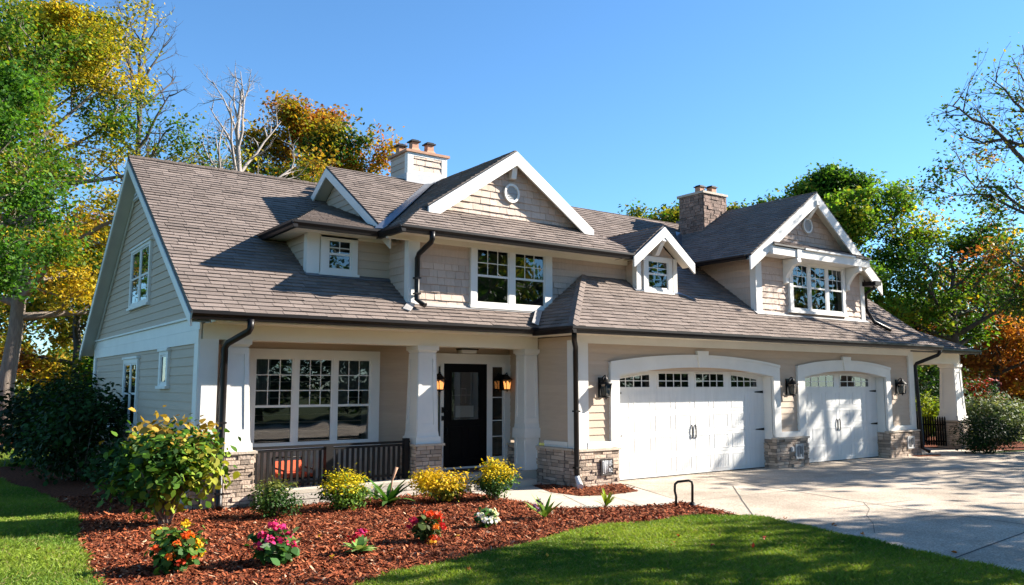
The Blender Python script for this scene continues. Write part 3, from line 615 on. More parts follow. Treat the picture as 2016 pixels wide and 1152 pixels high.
# --- garage doors with arched casings
def arch(x0, x1, zs, rise, x): t = (x - x0) / (x1 - x0) * 2 - 1; return zs + rise * (1 - t * t)
def garage(x0, x1, ox0, ox1, zs, rise, zo, orise, wins, ncol, nhand, key):
    mb = MB(); N = 24; yf, yb = 12.53, 12.6
    for k in range(N):
        xa, xb = ox0 + (ox1 - ox0) * k / N, ox0 + (ox1 - ox0) * (k + 1) / N
        def lo(x): return arch(x0, x1, zs, rise, min(max(x, x0), x1))
        q = [(xa, yf, lo(xa)), (xb, yf, lo(xb)), (xb, yf, arch(ox0, ox1, zo, orise, xb)), (xa, yf, arch(ox0, ox1, zo, orise, xa))]
        q += [(a, yb, c) for a, b, c in q]
        mb.add(q, [(0, 1, 2, 3), (0, 4, 5, 1), (2, 6, 7, 3)] + ([(0, 3, 7, 4)] if k == 0 else []) + ([(1, 5, 6, 2)] if k == N - 1 else []))
        if x0 <= xa + .05 and xb - .05 <= x1: mb.add([(xa, 12.6, lo(xa)), (xb, 12.6, lo(xb)), (xb, 12.86, lo(xb)), (xa, 12.86, lo(xa))], [(0, 1, 2, 3)])
        # raised outer moulding
        q = [(xa, yf - .02, arch(ox0, ox1, zo, orise, xa) - .05), (xb, yf - .02, arch(ox0, ox1, zo, orise, xb) - .05), (xb, yf - .02, arch(ox0, ox1, zo, orise, xb) + .012), (xa, yf - .02, arch(ox0, ox1, zo, orise, xa) + .012)]
        q += [(a, yf, c) for a, b, c in q]; mb.add(q, [(0, 1, 2, 3), (0, 4, 5, 1), (2, 6, 7, 3)] + ([(0, 3, 7, 4)] if k == 0 else []) + ([(1, 5, 6, 2)] if k == N - 1 else []))
    zl = .74
    for a, b in ((ox0, x0), (x1, ox1)): mb.box(a, b, yf + .001, yb, zl, zs + .001)
    mb.box(x0 - .03, x0, 12.62, 12.9, 0, zs + .05); mb.box(x1, x1 + .03, 12.62, 12.9, 0, zs + .05); mb.box(x1, x1 + .12, 12.57, 12.62, 0, zl + .05)
    kx = (ox0 + ox1) / 2; mb.prism([(kx - .13, 12.5, zo + orise - .27), (kx + .13, 12.5, zo + orise - .27), (kx + .19, 12.5, zo + orise + .10), (kx - .19, 12.5, zo + orise + .10)], (0, .07, 0))
    B(mb, 'garage_casing', 'trim')
    d = MB(); Y = 12.86; z0, z1 = .02, 2.42; d.box(x0, x1, Y, Y + .04, z0, z1)
    hs = (1.86 - z0) / 4
    for r in range(4):
        za, zb = z0 + r * hs, z0 + (r + 1) * hs
        d.box(x0, x1, Y - .012, Y, za + .004, zb - .004)
        for c in range(ncol):
            w = (x1 - x0) / ncol; xa = x0 + c * w + .07; xb = x0 + (c + 1) * w - .07; p, q = za + .07, zb - .06
            for (a0, a1, b0, b1) in ((xa, xb, p, p + .02), (xa, xb, q - .02, q), (xa, xa + .02, p + .02, q - .02), (xb - .02, xb, p + .02, q - .02)): d.box(a0, a1, Y - .018, Y - .012, b0, b1)
            nb = 7
            if r < 3:
                for k in range(nb): xx = xa + .03 + (xb - xa - .06) * (k + .5) / nb; d.box(xx - .012, xx + .012, Y - .0145, Y - .012, p + .03, q - .03)
    d.box(x0, x1, Y - .012, Y, 1.865, z1)
    do = B(d, 'garage_door', 'gdoor')
    q = MB(); q.box(x0, x1, Y - .018, Y + .03, .006, .022); B(q, 'rubber_seal', 'black', parent=do)
    for (wa, wb) in wins:                                   # window lights with arched heads
        g = MB(); s = MB(); wz0 = 1.955; K = 10
        top = lambda x: min(arch(x0, x1, zs, rise, x) - .11, 2.25)
        for k in range(K):
            xa, xb = wa + (wb - wa) * k / K, wa + (wb - wa) * (k + 1) / K
            g.add([(xa, Y - .016, wz0), (xb, Y - .016, wz0), (xb, Y - .016, top(xb)), (xa, Y - .016, top(xa))], [(0, 1, 2, 3)], 0)
            g.add([(xa, Y - .0135, wz0), (xb, Y - .0135, wz0), (xb, Y - .0135, top(xb)), (xa, Y - .0135, top(xa))], [(0, 1, 2, 3)], 1)
            q = [(xa, Y - .03, top(xa)), (xb, Y - .03, top(xb)), (xb, Y - .03, top(xb) + .03), (xa, Y - .03, top(xa) + .03)]; q += [(a, Y - .012, c) for a, b, c in q]
            s.add(q, [(0, 1, 2, 3), (0, 4, 5, 1), (2, 6, 7, 3)])
        s.box(wa - .03, wb + .03, Y - .03, Y - .012, wz0 - .03, wz0)
        for a in (wa - .03, wb): s.box(a, a + .03, Y - .029, Y - .012, wz0, top(a + .015) + .02)
        for k in range(1, nhand): x = wa + (wb - wa) * k / nhand; s.box(x - .009, x + .009, Y - .026, Y - .012, wz0, top(x))
        s.box(wa, wb, Y - .0265, Y - .012, wz0 + .125, wz0 + .143)
        B(s, 'window_frame', 'gdoor', parent=do); B(g, 'pane', ['glass', 'dark'], parent=do)
    for sx in (-1, 1):
        h = MB(); x = kx + sx * .06
        h.tube([(x, Y - .015, .80), (x, Y - .035, .83), (x, Y - .04, .95), (x, Y - .035, 1.07), (x, Y - .015, 1.10)], .013, 8)
        B(h, 'door_handle', 'iron', parent=do)
    for z in (1.83, .93):
        for sx in (-1, 1):
            xs = x0 + .02 if sx < 0 else x1 - .02; h = MB(); e = -sx
            h.prism([(xs, Y - .02, z - .03), (xs + e * .3, Y - .02, z - .012), (xs + e * .33, Y - .02, z), (xs + e * .3, Y - .02, z + .012), (xs, Y - .02, z + .03)], (0, .008, 0)); B(h, 'hinge', 'iron', parent=do)
garage(11.78, 16.88, 11.53, 17.13, 2.20, .19, 2.47, .19, [(12.0, 12.95), (13.23, 14.19), (14.44, 15.4), (15.66, 16.62)], 8, 4, 14.3)
garage(18.14, 21.9, 17.85, 22.13, 2.20, .17, 2.47, .17, [(18.5, 19.85), (20.15, 21.5)], 6, 4, 19.95)

# --- front door
f = front(WY); mb = MB()
mb.fbox(f, 8.72, 10.66, 2.45, 2.63, 0, .06); mb.fbox(f, 8.68, 10.66, 2.63, 2.66, 0, .08)
mb.fbox(f, 8.72, 8.80, .27, 2.45, 0, .06); mb.fbox(f, 10.5, 10.66, .27, 2.45, 0, .06); mb.fbox(f, 8.86, 8.94, .27, 2.45, 0, .055); mb.fbox(f, 10.03, 10.13, .27, 2.45, 0, .055)
mb.fbox(f, 10.13, 10.5, .27, .46, 0, .045); mb.fbox(f, 10.13, 10.5, 2.39, 2.45, 0, .045); mb.fbox(f, 8.8, 8.86, 2.39, 2.45, 0, .045); mb.fbox(f, 8.94, 10.03, .25, .29, 0, .08)
mb.fbox(f, 10.13, 10.18, .46, 2.39, 0, .045); mb.fbox(f, 10.45, 10.5, .46, 2.39, 0, .045)
for z in (.88, 1.22, 1.72): mb.fbox(f, 10.18, 10.45, z, z + .02, 0, .04)
df = B(mb, 'door_frame', 'trim')
g = MB(); g.add([(10.18, WY - .03, .46), (10.45, WY - .03, .46), (10.45, WY - .03, 2.39), (10.18, WY - .03, 2.39), (8.8, WY - .03, .46), (8.86, WY - .03, .46), (8.86, WY - .03, 2.39), (8.8, WY - .03, 2.39)], [(0, 1, 2, 3), (4, 5, 6, 7)])
g.fbox(f, 10.18, 10.45, .46, 2.39, .017, .02, 1); g.fbox(f, 8.8, 8.86, .46, 2.39, .017, .02, 1); g.fbox(f, 10.2, 10.43, .5, 1.2, .021, .025, 2); B(g, 'sidelight', ['glass', 'dark', 'curtain'], parent=df)
mb = MB(); mb.fbox(f, 8.94, 10.03, .29, 1.26, .017, .05); mb.fbox(f, 8.94, 9.13, 1.26, 2.45, .017, .05); mb.fbox(f, 9.83, 10.03, 1.26, 2.45, .017, .05); mb.fbox(f, 9.13, 9.83, 2.28, 2.45, .017, .05)
for a, b in ((9.1, 9.43), (9.55, 9.88)):
    for q in ((a, b, .42, .45), (a, b, 1.1, 1.13), (a, a + .03, .45, 1.1), (b - .03, b, .45, 1.1)): mb.fbox(f, *q, .05, .062)
for q in ((9.1, 9.86, 1.235, 1.27), (9.1, 9.86, 2.27, 2.305), (9.1, 9.135, 1.27, 2.27), (9.825, 9.86, 1.27, 2.27)): mb.fbox(f, *q, .05, .065)
do = B(mb, 'front_door', 'black')
g = MB(); g.add([(9.13, WY - .042, 1.26), (9.83, WY - .042, 1.26), (9.83, WY - .042, 2.28), (9.13, WY - .042, 2.28)], [(0, 1, 2, 3)]); g.fbox(f, 9.13, 9.83, 1.26, 2.28, .017, .022, 1)
g.fbox(f, 9.13, 9.62, 1.78, 1.79, .023, .03, 2); g.fbox(f, 9.38, 9.39, 1.62, 1.93, .023, .03, 2); g.fbox(f, 9.5, 9.51, 1.62, 1.93, .023, .03, 2); g.fbox(f, 9.39, 9.5, 1.92, 1.93, .023, .03, 2)  # thin strips drawn as reflection lines in the door glass
g.fbox(f, 9.25, 9.7, 1.32, 1.56, .023, .027, 3); B(g, 'pane', ['glass', 'dark', 'curtain', 'louver'], parent=do)  # pale block is a painted glass reflection; strips and block borrow curtain and louver
h = MB(); h.fbox(f, 8.885, 8.93, 1.42, 1.54, .055, .075); h.fbox(f, 8.885, 8.93, 1.26, 1.36, .055, .075); h.tube([(8.91, WY - .075, 1.46), (8.91, WY - .11, 1.46), (9.0, WY - .115, 1.46)], .012, 8); h.tube([(9.0, WY - .05, 1.12), (9.0, WY - .1, 1.1), (9.0, WY - .1, .98), (9.0, WY - .05, .96)], .012, 8); B(h, 'door_handle', 'iron', parent=do)

# --- chimneys
def flue(mb, x, y, z):
    mb.add([(x - .15, y - .15, z), (x + .15, y - .15, z), (x + .15, y + .15, z), (x - .15, y + .15, z), (x - .09, y - .09, z + .1), (x + .09, y - .09, z + .1), (x + .09, y + .09, z + .1), (x - .09, y + .09, z + .1), (x - .085, y - .085, z + .25), (x + .085, y - .085, z + .25), (x + .085, y + .085, z + .25), (x - .085, y + .085, z + .25)],
           [(0, 1, 5, 4), (1, 2, 6, 5), (2, 3, 7, 6), (3, 0, 4, 7), (4, 5, 9, 8), (5, 6, 10, 9), (6, 7, 11, 10), (7, 4, 8, 11), (8, 9, 10, 11)], 0)
    mb.prism([(x - .13, y - .13, z + .25), (x + .13, y - .13, z + .25), (x + .13, y + .13, z + .25), (x - .13, y + .13, z + .25)], (0, 0, .03), 1)
    mb.box(x - .09, x + .09, y - .09, y + .09, z + .28, z + .31, 1)
mb = MB(); x0, x1, y0, y1 = 9.22, 10.30, 17.1, 17.95
mb.box(x0 + .01, x1 - .01, y0 + .01, y1, 6.3, 7.6); mb.box(x0 - .035, x1 + .035, y0 - .035, y1 + .03, 6.3, 7.08, 3)
for a, b in ((x0 - .01, x0 + .14), (x1 - .14, x1 + .01)): mb.box(a, b, y0 - .03, y0 + .005, 7.085, 7.6, 1)
mb.box(x0 + .14, x1 - .14, y0 - .028, y0 + .005, 7.52, 7.6, 1); mb.box(x0 + .14, x1 - .14, y0 - .028, y0 + .005, 7.085, 7.16, 1); mb.box(x0 - .012, x0 + .006, y0 + .006, y0 + .12, 7.085, 7.6, 1)
shake(mb, front(y0), rect(x0 + .14, x1 - .14, 7.16, 7.52), b0=7.16); lap(mb, left(x0), rect(y0 + .12, y1, 7.085, 7.6), b0=7.085)
ch = B(mb, 'chimney', ['shake', 'trim', 'shake', 'lead'], 'white trimmed square chimney clad in beige shakes')
mb = MB(); mb.box(x0 - .07, x1 + .07, y0 - .07, y1 + .07, 7.6, 7.66); mb.box(x0 + .05, x1 - .05, y0 + .05, y1 - .05, 7.66, 7.70); flue(mb, 9.55, 17.4, 7.70); flue(mb, 9.98, 17.4, 7.70); flue(mb, 9.4, 17.8, 7.66)
B(mb, 'chimney_cap', ['terra', 'gutter'], parent=ch)
mb = MB(); x0, x1, y0, y1 = 18.05, 19.02, 15.6, 16.5
mb.box(x0 + .01, x1 - .01, y0 + .01, y1 - .01, 5.9, 7.52, 1)
courses(mb, V((0, y0, 0)), V((1, 0, 0)), Z, V((0, -1, 0)), rect(x0, x1, 6.2, 7.52), (.06, .11), (.09, .2), .016, .01, flat=True, gap=.009, hvar=.7)
courses(mb, V((x0, 0, 0)), V((0, 1, 0)), Z, V((-1, 0, 0)), rect(y0, y1, 6.0, 7.52), (.06, .11), (.09, .2), .016, .01, flat=True, gap=.009, hvar=.7)
mb.box(x1 - .0, x1 + .03, y0 - .02, y1, 6.2, 7.5, 0); ch = B(mb, 'chimney', ['chstone', 'mortar'], 'stone veneer chimney behind the right gable')
mb = MB(); mb.box(x0 - .06, x1 + .06, y0 - .06, y1 + .06, 7.52, 7.585, 2); mb.box(x0 + .08, x1 - .08, y0 + .08, y1 - .08, 7.585, 7.61, 2)
for (x, y) in ((18.38, 16.0), (18.72, 15.85)): mb.box(x - .1, x + .1, y - .1, y + .1, 7.61, 7.80, 0); mb.prism([(x - .13, y - .13, 7.80), (x + .13, y - .13, 7.80), (x + .13, y + .13, 7.80), (x - .13, y + .13, 7.80)], (0, 0, .03), 1); mb.box(x - .09, x + .09, y - .09, y + .09, 7.83, 7.86, 1)
B(mb, 'chimney_cap', ['terra', 'gutter', 'stonecap'], parent=ch)

# ------------------------------------------------------------------ fittings: lanterns, plaques, railing, chair
def lantern(x, y, z, s, label, lit, group):
    t = thing('wall_lantern', (x, y, z), label, 'wall lantern', group)
    mb = MB(); mb.box(x - .055 * s, x + .055 * s, y - .02, y + .0, z - .17 * s, z + .20 * s); mb.box(x - .04 * s, x + .04 * s, y - .035, y - .02, z - .13 * s, z + .16 * s); B(mb, 'backplate', 'iron', parent=t)
    mb = MB(); mb.tube([(x, y - .03, z + .05 * s), (x, y - .07 * s, z + .20 * s), (x, y - .13 * s, z + .235 * s), (x, y - .15 * s, z + .19 * s)], .011 * s, 8); B(mb, 'bracket_arm', 'iron', parent=t)
    cy = y - .15 * s; c = (x, cy, z)
    mb = MB()
    mb.lathe((x, cy, z), [(.125 * s, .075 * s), (.13 * s, .085 * s), (.085 * s, .125 * s), (.045 * s, .165 * s), (.03 * s, .175 * s), (.034 * s, .19 * s), (.008 * s, .205 * s), (.014 * s, .22 * s), (.004 * s, .245 * s)], 8)
    B(mb, 'lamp_cap', 'iron', parent=t)
    mb = MB()
    for i in range(4):
        th = math.pi / 4 + i * math.pi / 2; a, b = .098 * s, .068 * s
        mb.tube([(x + a * math.cos(th) * 1.05, cy + a * math.sin(th) * 1.05, z + .078 * s), (x + b * math.cos(th) * 1.05, cy + b * math.sin(th) * 1.05, z - .145 * s)], .0075 * s, 5)
    mb.lathe((x, cy, z - .17 * s), [(.03 * s, 0), (.078 * s, .012 * s), (.078 * s, .026 * s), (.06 * s, .034 * s)], 4 if False else 8); mb.lathe((x, cy, z - .2 * s), [(.004, 0), (.016 * s, .015 * s), (.01 * s, .03 * s)], 8)
    B(mb, 'cage', 'iron', parent=t)
    mb = MB()
    mb.lathe((x, cy, z), [(.026 * s, -.135 * s), (.03 * s, -.1 * s), (.032 * s, .0), (.02 * s, .05 * s)], 8); B(mb, 'bulb' if lit else 'candle', 'bulb' if lit else 'lampglass', parent=t)
    mb = MB()
    for i in range(4):
        th = [math.pi / 4 + (i + k) * math.pi / 2 for k in (0, 1)]; a, b = .097 * s, .067 * s
        mb.add([(x + b * math.cos(th[0]), cy + b * math.sin(th[0]), z - .142 * s), (x + b * math.cos(th[1]), cy + b * math.sin(th[1]), z - .142 * s), (x + a * math.cos(th[1]), cy + a * math.sin(th[1]), z + .075 * s), (x + a * math.cos(th[0]), cy + a * math.sin(th[0]), z + .075 * s)], [(0, 1, 2, 3)])
    B(mb, 'pane', 'glass', parent=t)
lantern(11.29, 12.585, 1.93, 1.12, 'black unlit wall lantern left of the big garage door', False, 'unlit garage lanterns')
lantern(17.47, 12.585, 1.93, 1.12, 'black unlit wall lantern between the two garage doors', False, 'unlit garage lanterns')
lantern(22.5, 12.585, 1.93, 1.12, 'black unlit wall lantern right of the small garage door', False, 'unlit garage lanterns')
lantern(10.46, WY - .062, 2.04, .95, 'lit black wall lantern glowing amber right of the black front door', True, 'lit door lanterns')
lantern(8.76, WY - .062, 2.04, .95, 'lit black wall lantern half hidden behind porch column left of the front door', True, 'lit door lanterns')
t = thing('porch_light', (9.46, WY - .1, 2.72), 'small flat white light box fixed above the black front door', 'light'); mb = MB(); mb.box(9.3, 9.66, WY - .2, WY - .02, 2.67, 2.74); B(mb, 'housing', 'trim', parent=t); mb = MB(); mb.box(9.26, 9.7, WY - .22, WY - .01, 2.741, 2.765); B(mb, 'lid', 'iron', parent=t)
t = thing('doormat', (9.45, 14.5, .25), 'dark brown doormat before the black front door', 'doormat'); mb = MB(); mb.box(9.0, 9.95, 14.2, 14.75, .246, .262); B(mb, 'mat', 'mat', parent=t)
# plaques on the garage piers
def plaque(x0, x1, z0, z1, y, label, strokes, dark):
    t = thing('address_plaque', ((x0 + x1) / 2, y, z0), label, 'plaque')
    mb = MB(); mb.box(x0, x1, y - .02, y + .02, z0, z1); w, h = x1 - x0, z1 - z0
    fr = .045
    for q in ((0, 1, 0, fr), (0, 1, 1 - fr, 1), (0, fr, fr, 1 - fr), (1 - fr, 1, fr, 1 - fr)): mb.box(x0 + w * q[0], x0 + w * q[1], y - .03, y - .02, z0 + h * q[2], z0 + h * q[3])
    B(mb, 'plate', 'sign' if dark else 'signpale', parent=t)
    mb = MB()
    for s in strokes:
        pts = [(x0 + w * a, y - .024, z0 + h * b) for a, b in s]; mb.tube(pts, .0065 if dark else .006, 6)
    B(mb, 'lettering', 'signwhite' if dark else 'sign', parent=t)
S1 = [[(.08, .86), (.2, .86)], [(.14, .86), (.16, .2), (.12, .14), (.22, .12)], [(.25, .88), (.26, .16)], [(.33, .9), (.34, .14), (.3, .12)], [(.40, .9), (.41, .16)], [(.48, .9), (.49, .14)], [(.55, .9), (.56, .14)],
      [(.66, .88), (.67, .58), (.75, .56)], [(.78, .88), (.78, .58), (.88, .60), (.89, .70), (.79, .73), (.88, .78), (.87, .88), (.78, .88)], [(.68, .4), (.66, .22), (.74, .18), (.76, .34), (.69, .42)], [(.8, .40), (.88, .42), (.9, .34), (.8, .2), (.92, .2)]]
plaque(11.17, 11.49, .20, .53, 12.475, 'dark framed plaque with white strokes on the stone pier left of the big garage door', S1, True)
S2 = [[(.2, .85), (.22, .15)], [(.34, .88), (.36, .12)], [(.5, .88), (.52, .12)], [(.62, .8), (.6, .45), (.66, .3), (.74, .4), (.74, .75), (.67, .85), (.62, .8)], [(.88, .88), (.88, .12)]]
plaque(17.55, 17.85, .2, .56, 12.475, 'pale plaque with dark strokes on the stone pier between garage doors', S2, False)
plaque(22.72, 23.08, .22, .56, 12.475, 'pale plaque with dark strokes on the stone pier beside the corner downspout', S2, False)
t = thing('electric_outlet', (17.45, 12.47, .45), 'small pale outlet box left of the pale plaque on the middle garage pier', 'outlet'); mb = MB(); mb.box(17.38, 17.47, 12.45, 12.49, .38, .5); mb.box(17.39, 17.46, 12.43, 12.45, .39, .49); B(mb, 'cover', 'signpale', parent=t)

t = thing('porch_railing', (6.1, 13.900, .25), 'dark brown slatted railing between the two stone porch piers', 'railing')
mb = MB(); mb.box(4.62, 7.62, 13.865, 13.945, .915, .955); mb.box(4.62, 7.62, 13.885, 13.925, .86, .9); B(mb, 'top_rail', 'rail', parent=t)
mb = MB(); mb.box(4.62, 7.62, 13.885, 13.925, .31, .35); B(mb, 'bottom_rail', 'rail', parent=t)
mb = MB(); mb.box(5.93, 6.07, 13.840, 13.970, .262, .914); B(mb, 'rail_post', 'rail', parent=t)
mb = MB(); mb.box(7.5, 7.6, 13.850, 13.960, .262, 1.0); B(mb, 'rail_post', 'rail', parent=t)
k = 0
for i in range(28):
    x = 4.70 + i * .104
    if 5.9 < x < 6.1 or x > 7.48: continue
    mb = MB(); mb.box(x - .022, x + .022, 13.890, 13.920, .22 if i % 3 else .27, .86); B(mb, 'baluster', 'rail', parent=t)

def chair(x, y, label, grp):
    t = thing('porch_chair', (x, y, .25), label, 'chair', grp)
    mb = MB()
    for sx in (-.27, .27):
        mb.tube([(x + sx, y - .25, .25), (x + sx, y - .25, .52), (x + sx, y + .22, .53)], .018, 6); mb.tube([(x + sx, y + .28, .25), (x + sx, y + .24, .42), (x + sx, y + .34, .70)], .018, 6)
    mb.tube([(x - .27, y + .34, .70), (x + .27, y + .34, .70)], .018, 6); mb.tube([(x - .27, y - .25, .38), (x + .27, y - .25, .38)], .018, 6)
    B(mb, 'frame', 'iron', parent=t)
    mb = MB(); mb.box(x - .26, x + .26, y - .25, y + .24, .385, .45); B(mb, 'seat_cushion', 'cushion', parent=t)
    mb = MB(); mb.prism([(x - .25, y + .22, .46), (x + .25, y + .22, .46), (x + .25, y + .30, .64), (x - .25, y + .30, .64)], (0, .07, 0)); B(mb, 'back_cushion', 'cushion', parent=t)
chair(5.5, 14.25, 'black metal porch chair with orange red cushions behind the railing', None)

# ------------------------------------------------------------------ vegetation helpers
def quads(name, P, mats, cols, parent=None, rnd=None):       # P (N,K,3) leaf polygons, cols (N,3)
    N, K = P.shape[:2]; me = bpy.data.meshes.new(name)
    me.vertices.add(N * K); me.vertices.foreach_set('co', P.reshape(-1).astype(np.float32))
    me.loops.add(N * K); me.loops.foreach_set('vertex_index', np.arange(N * K, dtype=np.int32))
    me.polygons.add(N); me.polygons.foreach_set('loop_start', np.arange(0, N * K, K, dtype=np.int32))
    me.update(calc_edges=True)
    at = me.attributes.new('col', 'FLOAT_COLOR', 'FACE'); c = np.ones((N, 4), np.float32); c[:, :3] = cols; at.data.foreach_set('color', c.reshape(-1))
    me.materials.append(M[mats]); me.validate()
    o = bpy.data.objects.new(name, me); COL.objects.link(o)
    if parent is not None: o.parent = parent
    WL[o] = V((0, 0, 0)); return o
def kites(rs, C, size, up=.6, asp=.62, out=None, droop=0., hexa=False):
    N = len(C); n = rs.normal(size=(N, 3)); n[:, 2] = np.abs(n[:, 2]) * .6 + up
    if out is not None: n += out
    n /= np.linalg.norm(n, axis=1)[:, None]
    t = np.cross(n, rs.normal(size=(N, 3))); t /= np.linalg.norm(t, axis=1)[:, None]
    b = np.cross(n, t); s = (size * rs.uniform(.45, 1.4, N))[:, None]
    if hexa:
        w = s * asp * .5
        return np.stack([C - t * s * .5, C - t * s * .28 + b * w * .8 + n * s * droop * .4, C + t * s * .08 + b * w + n * s * droop * .3, C + t * s * .34 + b * w * .5 - n * s * droop * .3, C + t * s * .56 - n * s * droop, C + t * s * .34 - b * w * .5 - n * s * droop * .3, C + t * s * .08 - b * w + n * s * droop * .3, C - t * s * .28 - b * w * .8 + n * s * droop * .4], 1)
    P = np.stack([C - t * s * .5, C + b * s * asp * .5 - t * s * .05 - n * s * droop, C + t * s * .5 - n * s * droop, C - b * s * asp * .5 - t * s * .05 - n * s * droop], 1)
    return P
def pal(rs, C, colors, weights, scale, mixr=.25):            # patchy palette: smooth pseudo-noise picks the colour, plus jitter
    N = len(C); f = np.zeros(N)
    for k in range(5):
        d = rs.normal(size=3); d /= np.linalg.norm(d); f += np.sin((C @ d) / scale * (1 + .6 * k) + rs.uniform(0, 6.28)) / (1 + .4 * k)
    f = f + rs.normal(size=N) * mixr * 2
    order = np.argsort(np.argsort(f)) / N; cw = np.cumsum(weights) / np.sum(weights)
    idx = np.minimum(np.searchsorted(cw, order), len(colors) - 1)
    c = np.array(colors)[idx]; c = c * rs.uniform(.72, 1.3, (N, 1)); c *= rs.uniform(.9, 1.1, (N, 3)); return c

def skeleton(rs, h, Rr, r0, cb=.3, npri=16, lean=(0, 0), upw=.5, nsec=5, nter=4, shape=1., forks=1, top=.93):
    L = []
    n = 9; t = np.linspace(0, 1, n); tr = np.stack([lean[0] * t ** 1.4 + rs.normal(size=n) * .025 * h * t * .5, lean[1] * t ** 1.4 + rs.normal(size=n) * .02 * h * t * .5, t * h * top], 1)
    L.append((tr, r0 * (1 - t * .88) ** .9 + .012, 0))
    def at(t0): x = t0 * (n - 1); i = min(int(x), n - 2); return tr[i] + (tr[i + 1] - tr[i]) * (x - i)
    def branch(p, d, ln, r, lev, bend):
        k = 6 if lev == 1 else 4; pts = [p]; d = d / np.linalg.norm(d)
        for i in range(k - 1):
            d = d + rs.normal(size=3) * (.13 if lev < 3 else .2); d[2] += bend; d /= np.linalg.norm(d); pts.append(pts[-1] + d * ln / (k - 1))
        pts = np.array(pts); L.append((pts, r * (1 - np.linspace(0, 1, k) * .8), lev)); return pts, d
    for i in range(npri):
        tt = cb + (1 - cb) * (i + rs.uniform(0, .8)) / npri; tt = min(tt, .99); q = (tt - cb) / (1 - cb)
        prof = (math.sin(math.pi * (.18 + .78 * q)) ** .8) * (1 - .15 * q)
        az = i * 2.399 + rs.uniform(-.4, .4); el = upw * (.35 + 1.0 * q) + rs.uniform(-.12, .15)
        ln = max(.15 * Rr, Rr * prof * rs.uniform(.75, 1.15) / max(.45, math.cos(min(el, 1.1)) ** .5)); ln = min(ln, Rr * 1.15)
        d = np.array([math.cos(az) * math.cos(el), math.sin(az) * math.cos(el), math.sin(el)])
        rr = r0 * (.42 * (1 - q) + .12)
        pts, dd = branch(at(tt), d, ln, rr, 1, .07)
        for j in range(nsec):
            s = .25 + .75 * (j + rs.uniform(0, .9)) / nsec; x = min(s, .99) * (len(pts) - 1); ii = min(int(x), len(pts) - 2); p = pts[ii] + (pts[ii + 1] - pts[ii]) * (x - ii)
            bd = pts[ii + 1] - pts[ii]; bd = bd / np.linalg.norm(bd); d2 = bd + rs.normal(size=3) * .65; d2[2] += .12
            p2, _ = branch(p, d2, ln * rs.uniform(.3, .55) * (1.15 - s * .5), rr * .42, 2, .05)
            for m_ in range(nter):
                x = rs.uniform(.35, .99) * (len(p2) - 1); ii = min(int(x), len(p2) - 2); p = p2[ii] + (p2[ii + 1] - p2[ii]) * (x - ii)
                bd = p2[ii + 1] - p2[ii]; d3 = bd / np.linalg.norm(bd) + rs.normal(size=3) * .7
                branch(p, d3, ln * rs.uniform(.12, .26), rr * .16, 3, .03)
    return L

def leafpts(rs, L, N, sp=(.35, .18), levs=(2, 3)):
    tips = np.concatenate([p[1:] for p, r, l in L if l in levs]); k = rs.integers(0, len(tips), N)
    wgt = rs.uniform(.5, 1.3, len(tips))[k][:, None]
    return tips[k] + np.clip(rs.normal(size=(N, 3)), -1.7, 1.7) * np.array([sp[0], sp[0], sp[1]]) * wgt
def wood(L, seg0=8, minr=.006):
    mb = MB()
    for p, r, l in L: mb.tube([V(q) for q in p], [max(minr, float(x)) for x in r], max(3, seg0 - 2 * l), caps=(l == 0))
    return mb
def tree(name, label, cat, loc, seed, h, Rr, r0, nleaf, size, colors, weights, bark='bark', group=None, pscale=1.4, sp=(.4, .2), keep=None, leafm='leaf', mixr=.3, extra=None, levs=(2, 3), **k):
    rs = np.random.default_rng(seed); t = thing(name, loc, label, cat, group)
    L = skeleton(rs, h, Rr, r0, **k)
    if extra: L += extra(rs)
    o = wood(L).build('trunk', bark); o.parent = t
    if nleaf:
        C = leafpts(rs, L, nleaf, sp, levs)
        if keep is not None: C = C[keep(C)]
        C = C[C[:, 2] > .3]
        quads('crown', kites(rs, C, size), leafm, pal(rs, C, colors, weights, pscale, mixr), t)
    return t
def dup(src, name, loc, rot, label, scale=1., group=None):
    o = src.copy(); COL.objects.link(o); o.name = name; o.location = loc; o.rotation_euler = (0, 0, rot); o.scale = (scale,) * 3; o['label'] = label
    if group: o['group'] = group
    for ch in src.children: c = ch.copy(); COL.objects.link(c); c.parent = o
    return o
YEL = (.44, .32, .022); GOLD = (.34, .215, .02); OLV = (.165, .165, .018); GRN = (.055, .125, .013); DGR = (.022, .06, .012); LIM = (.17, .22, .02); ORA = (.34, .12, .018); RUS = (.22, .07, .02); RED = (.22, .03, .015)

# ------------------------------------------------------------------ trees
tree('autumn_maple', 'tall golden yellow maple with pale trunk standing left of the house', 'tree', spot(12, 31), 3, 17.4, 5.6, .31, 95000, .155, [(.055, .13, .014), (.11, .17, .017), OLV, (.29, .26, .02), YEL, (.36, .25, .02)], [.18, .2, .22, .2, .14, .06], lean=(1.2, .3), bark='bark', cb=.27, npri=30, upw=.55, nsec=7, nter=4, sp=(.42, .22), pscale=1.6)
tree('green_maple', 'bright green leafy maple at the left edge of the photo', 'tree', spot(-95, 21), 5, 11.0, 2.3,   .24, 24000, .13, [(.03, .085, .012), (.065, .155, .016), (.09, .2, .018), (.16, .2, .02), LIM], [.2, .36, .25, .12, .07], cb=.42, npri=20, upw=.5, sp=(.38, .2))
OK2 = [GRN, OLV, GOLD, YEL, ORA]
bt = tree('background_tree', 'olive and gold tree low behind the shaded left gable', 'tree', spot(150, 46), 8, 11.5, 4.6, .3, 22000, .27, OK2, [.35, .3, .2, .1, .05], bark='barkdark', cb=.1, npri=20, upw=.45, sp=(.6, .35), group='background trees')
dup(bt, 'background_tree', spot(-20, 52), 1.9, 'olive tree behind the pale trunk at the far left', 1.05, 'background trees')
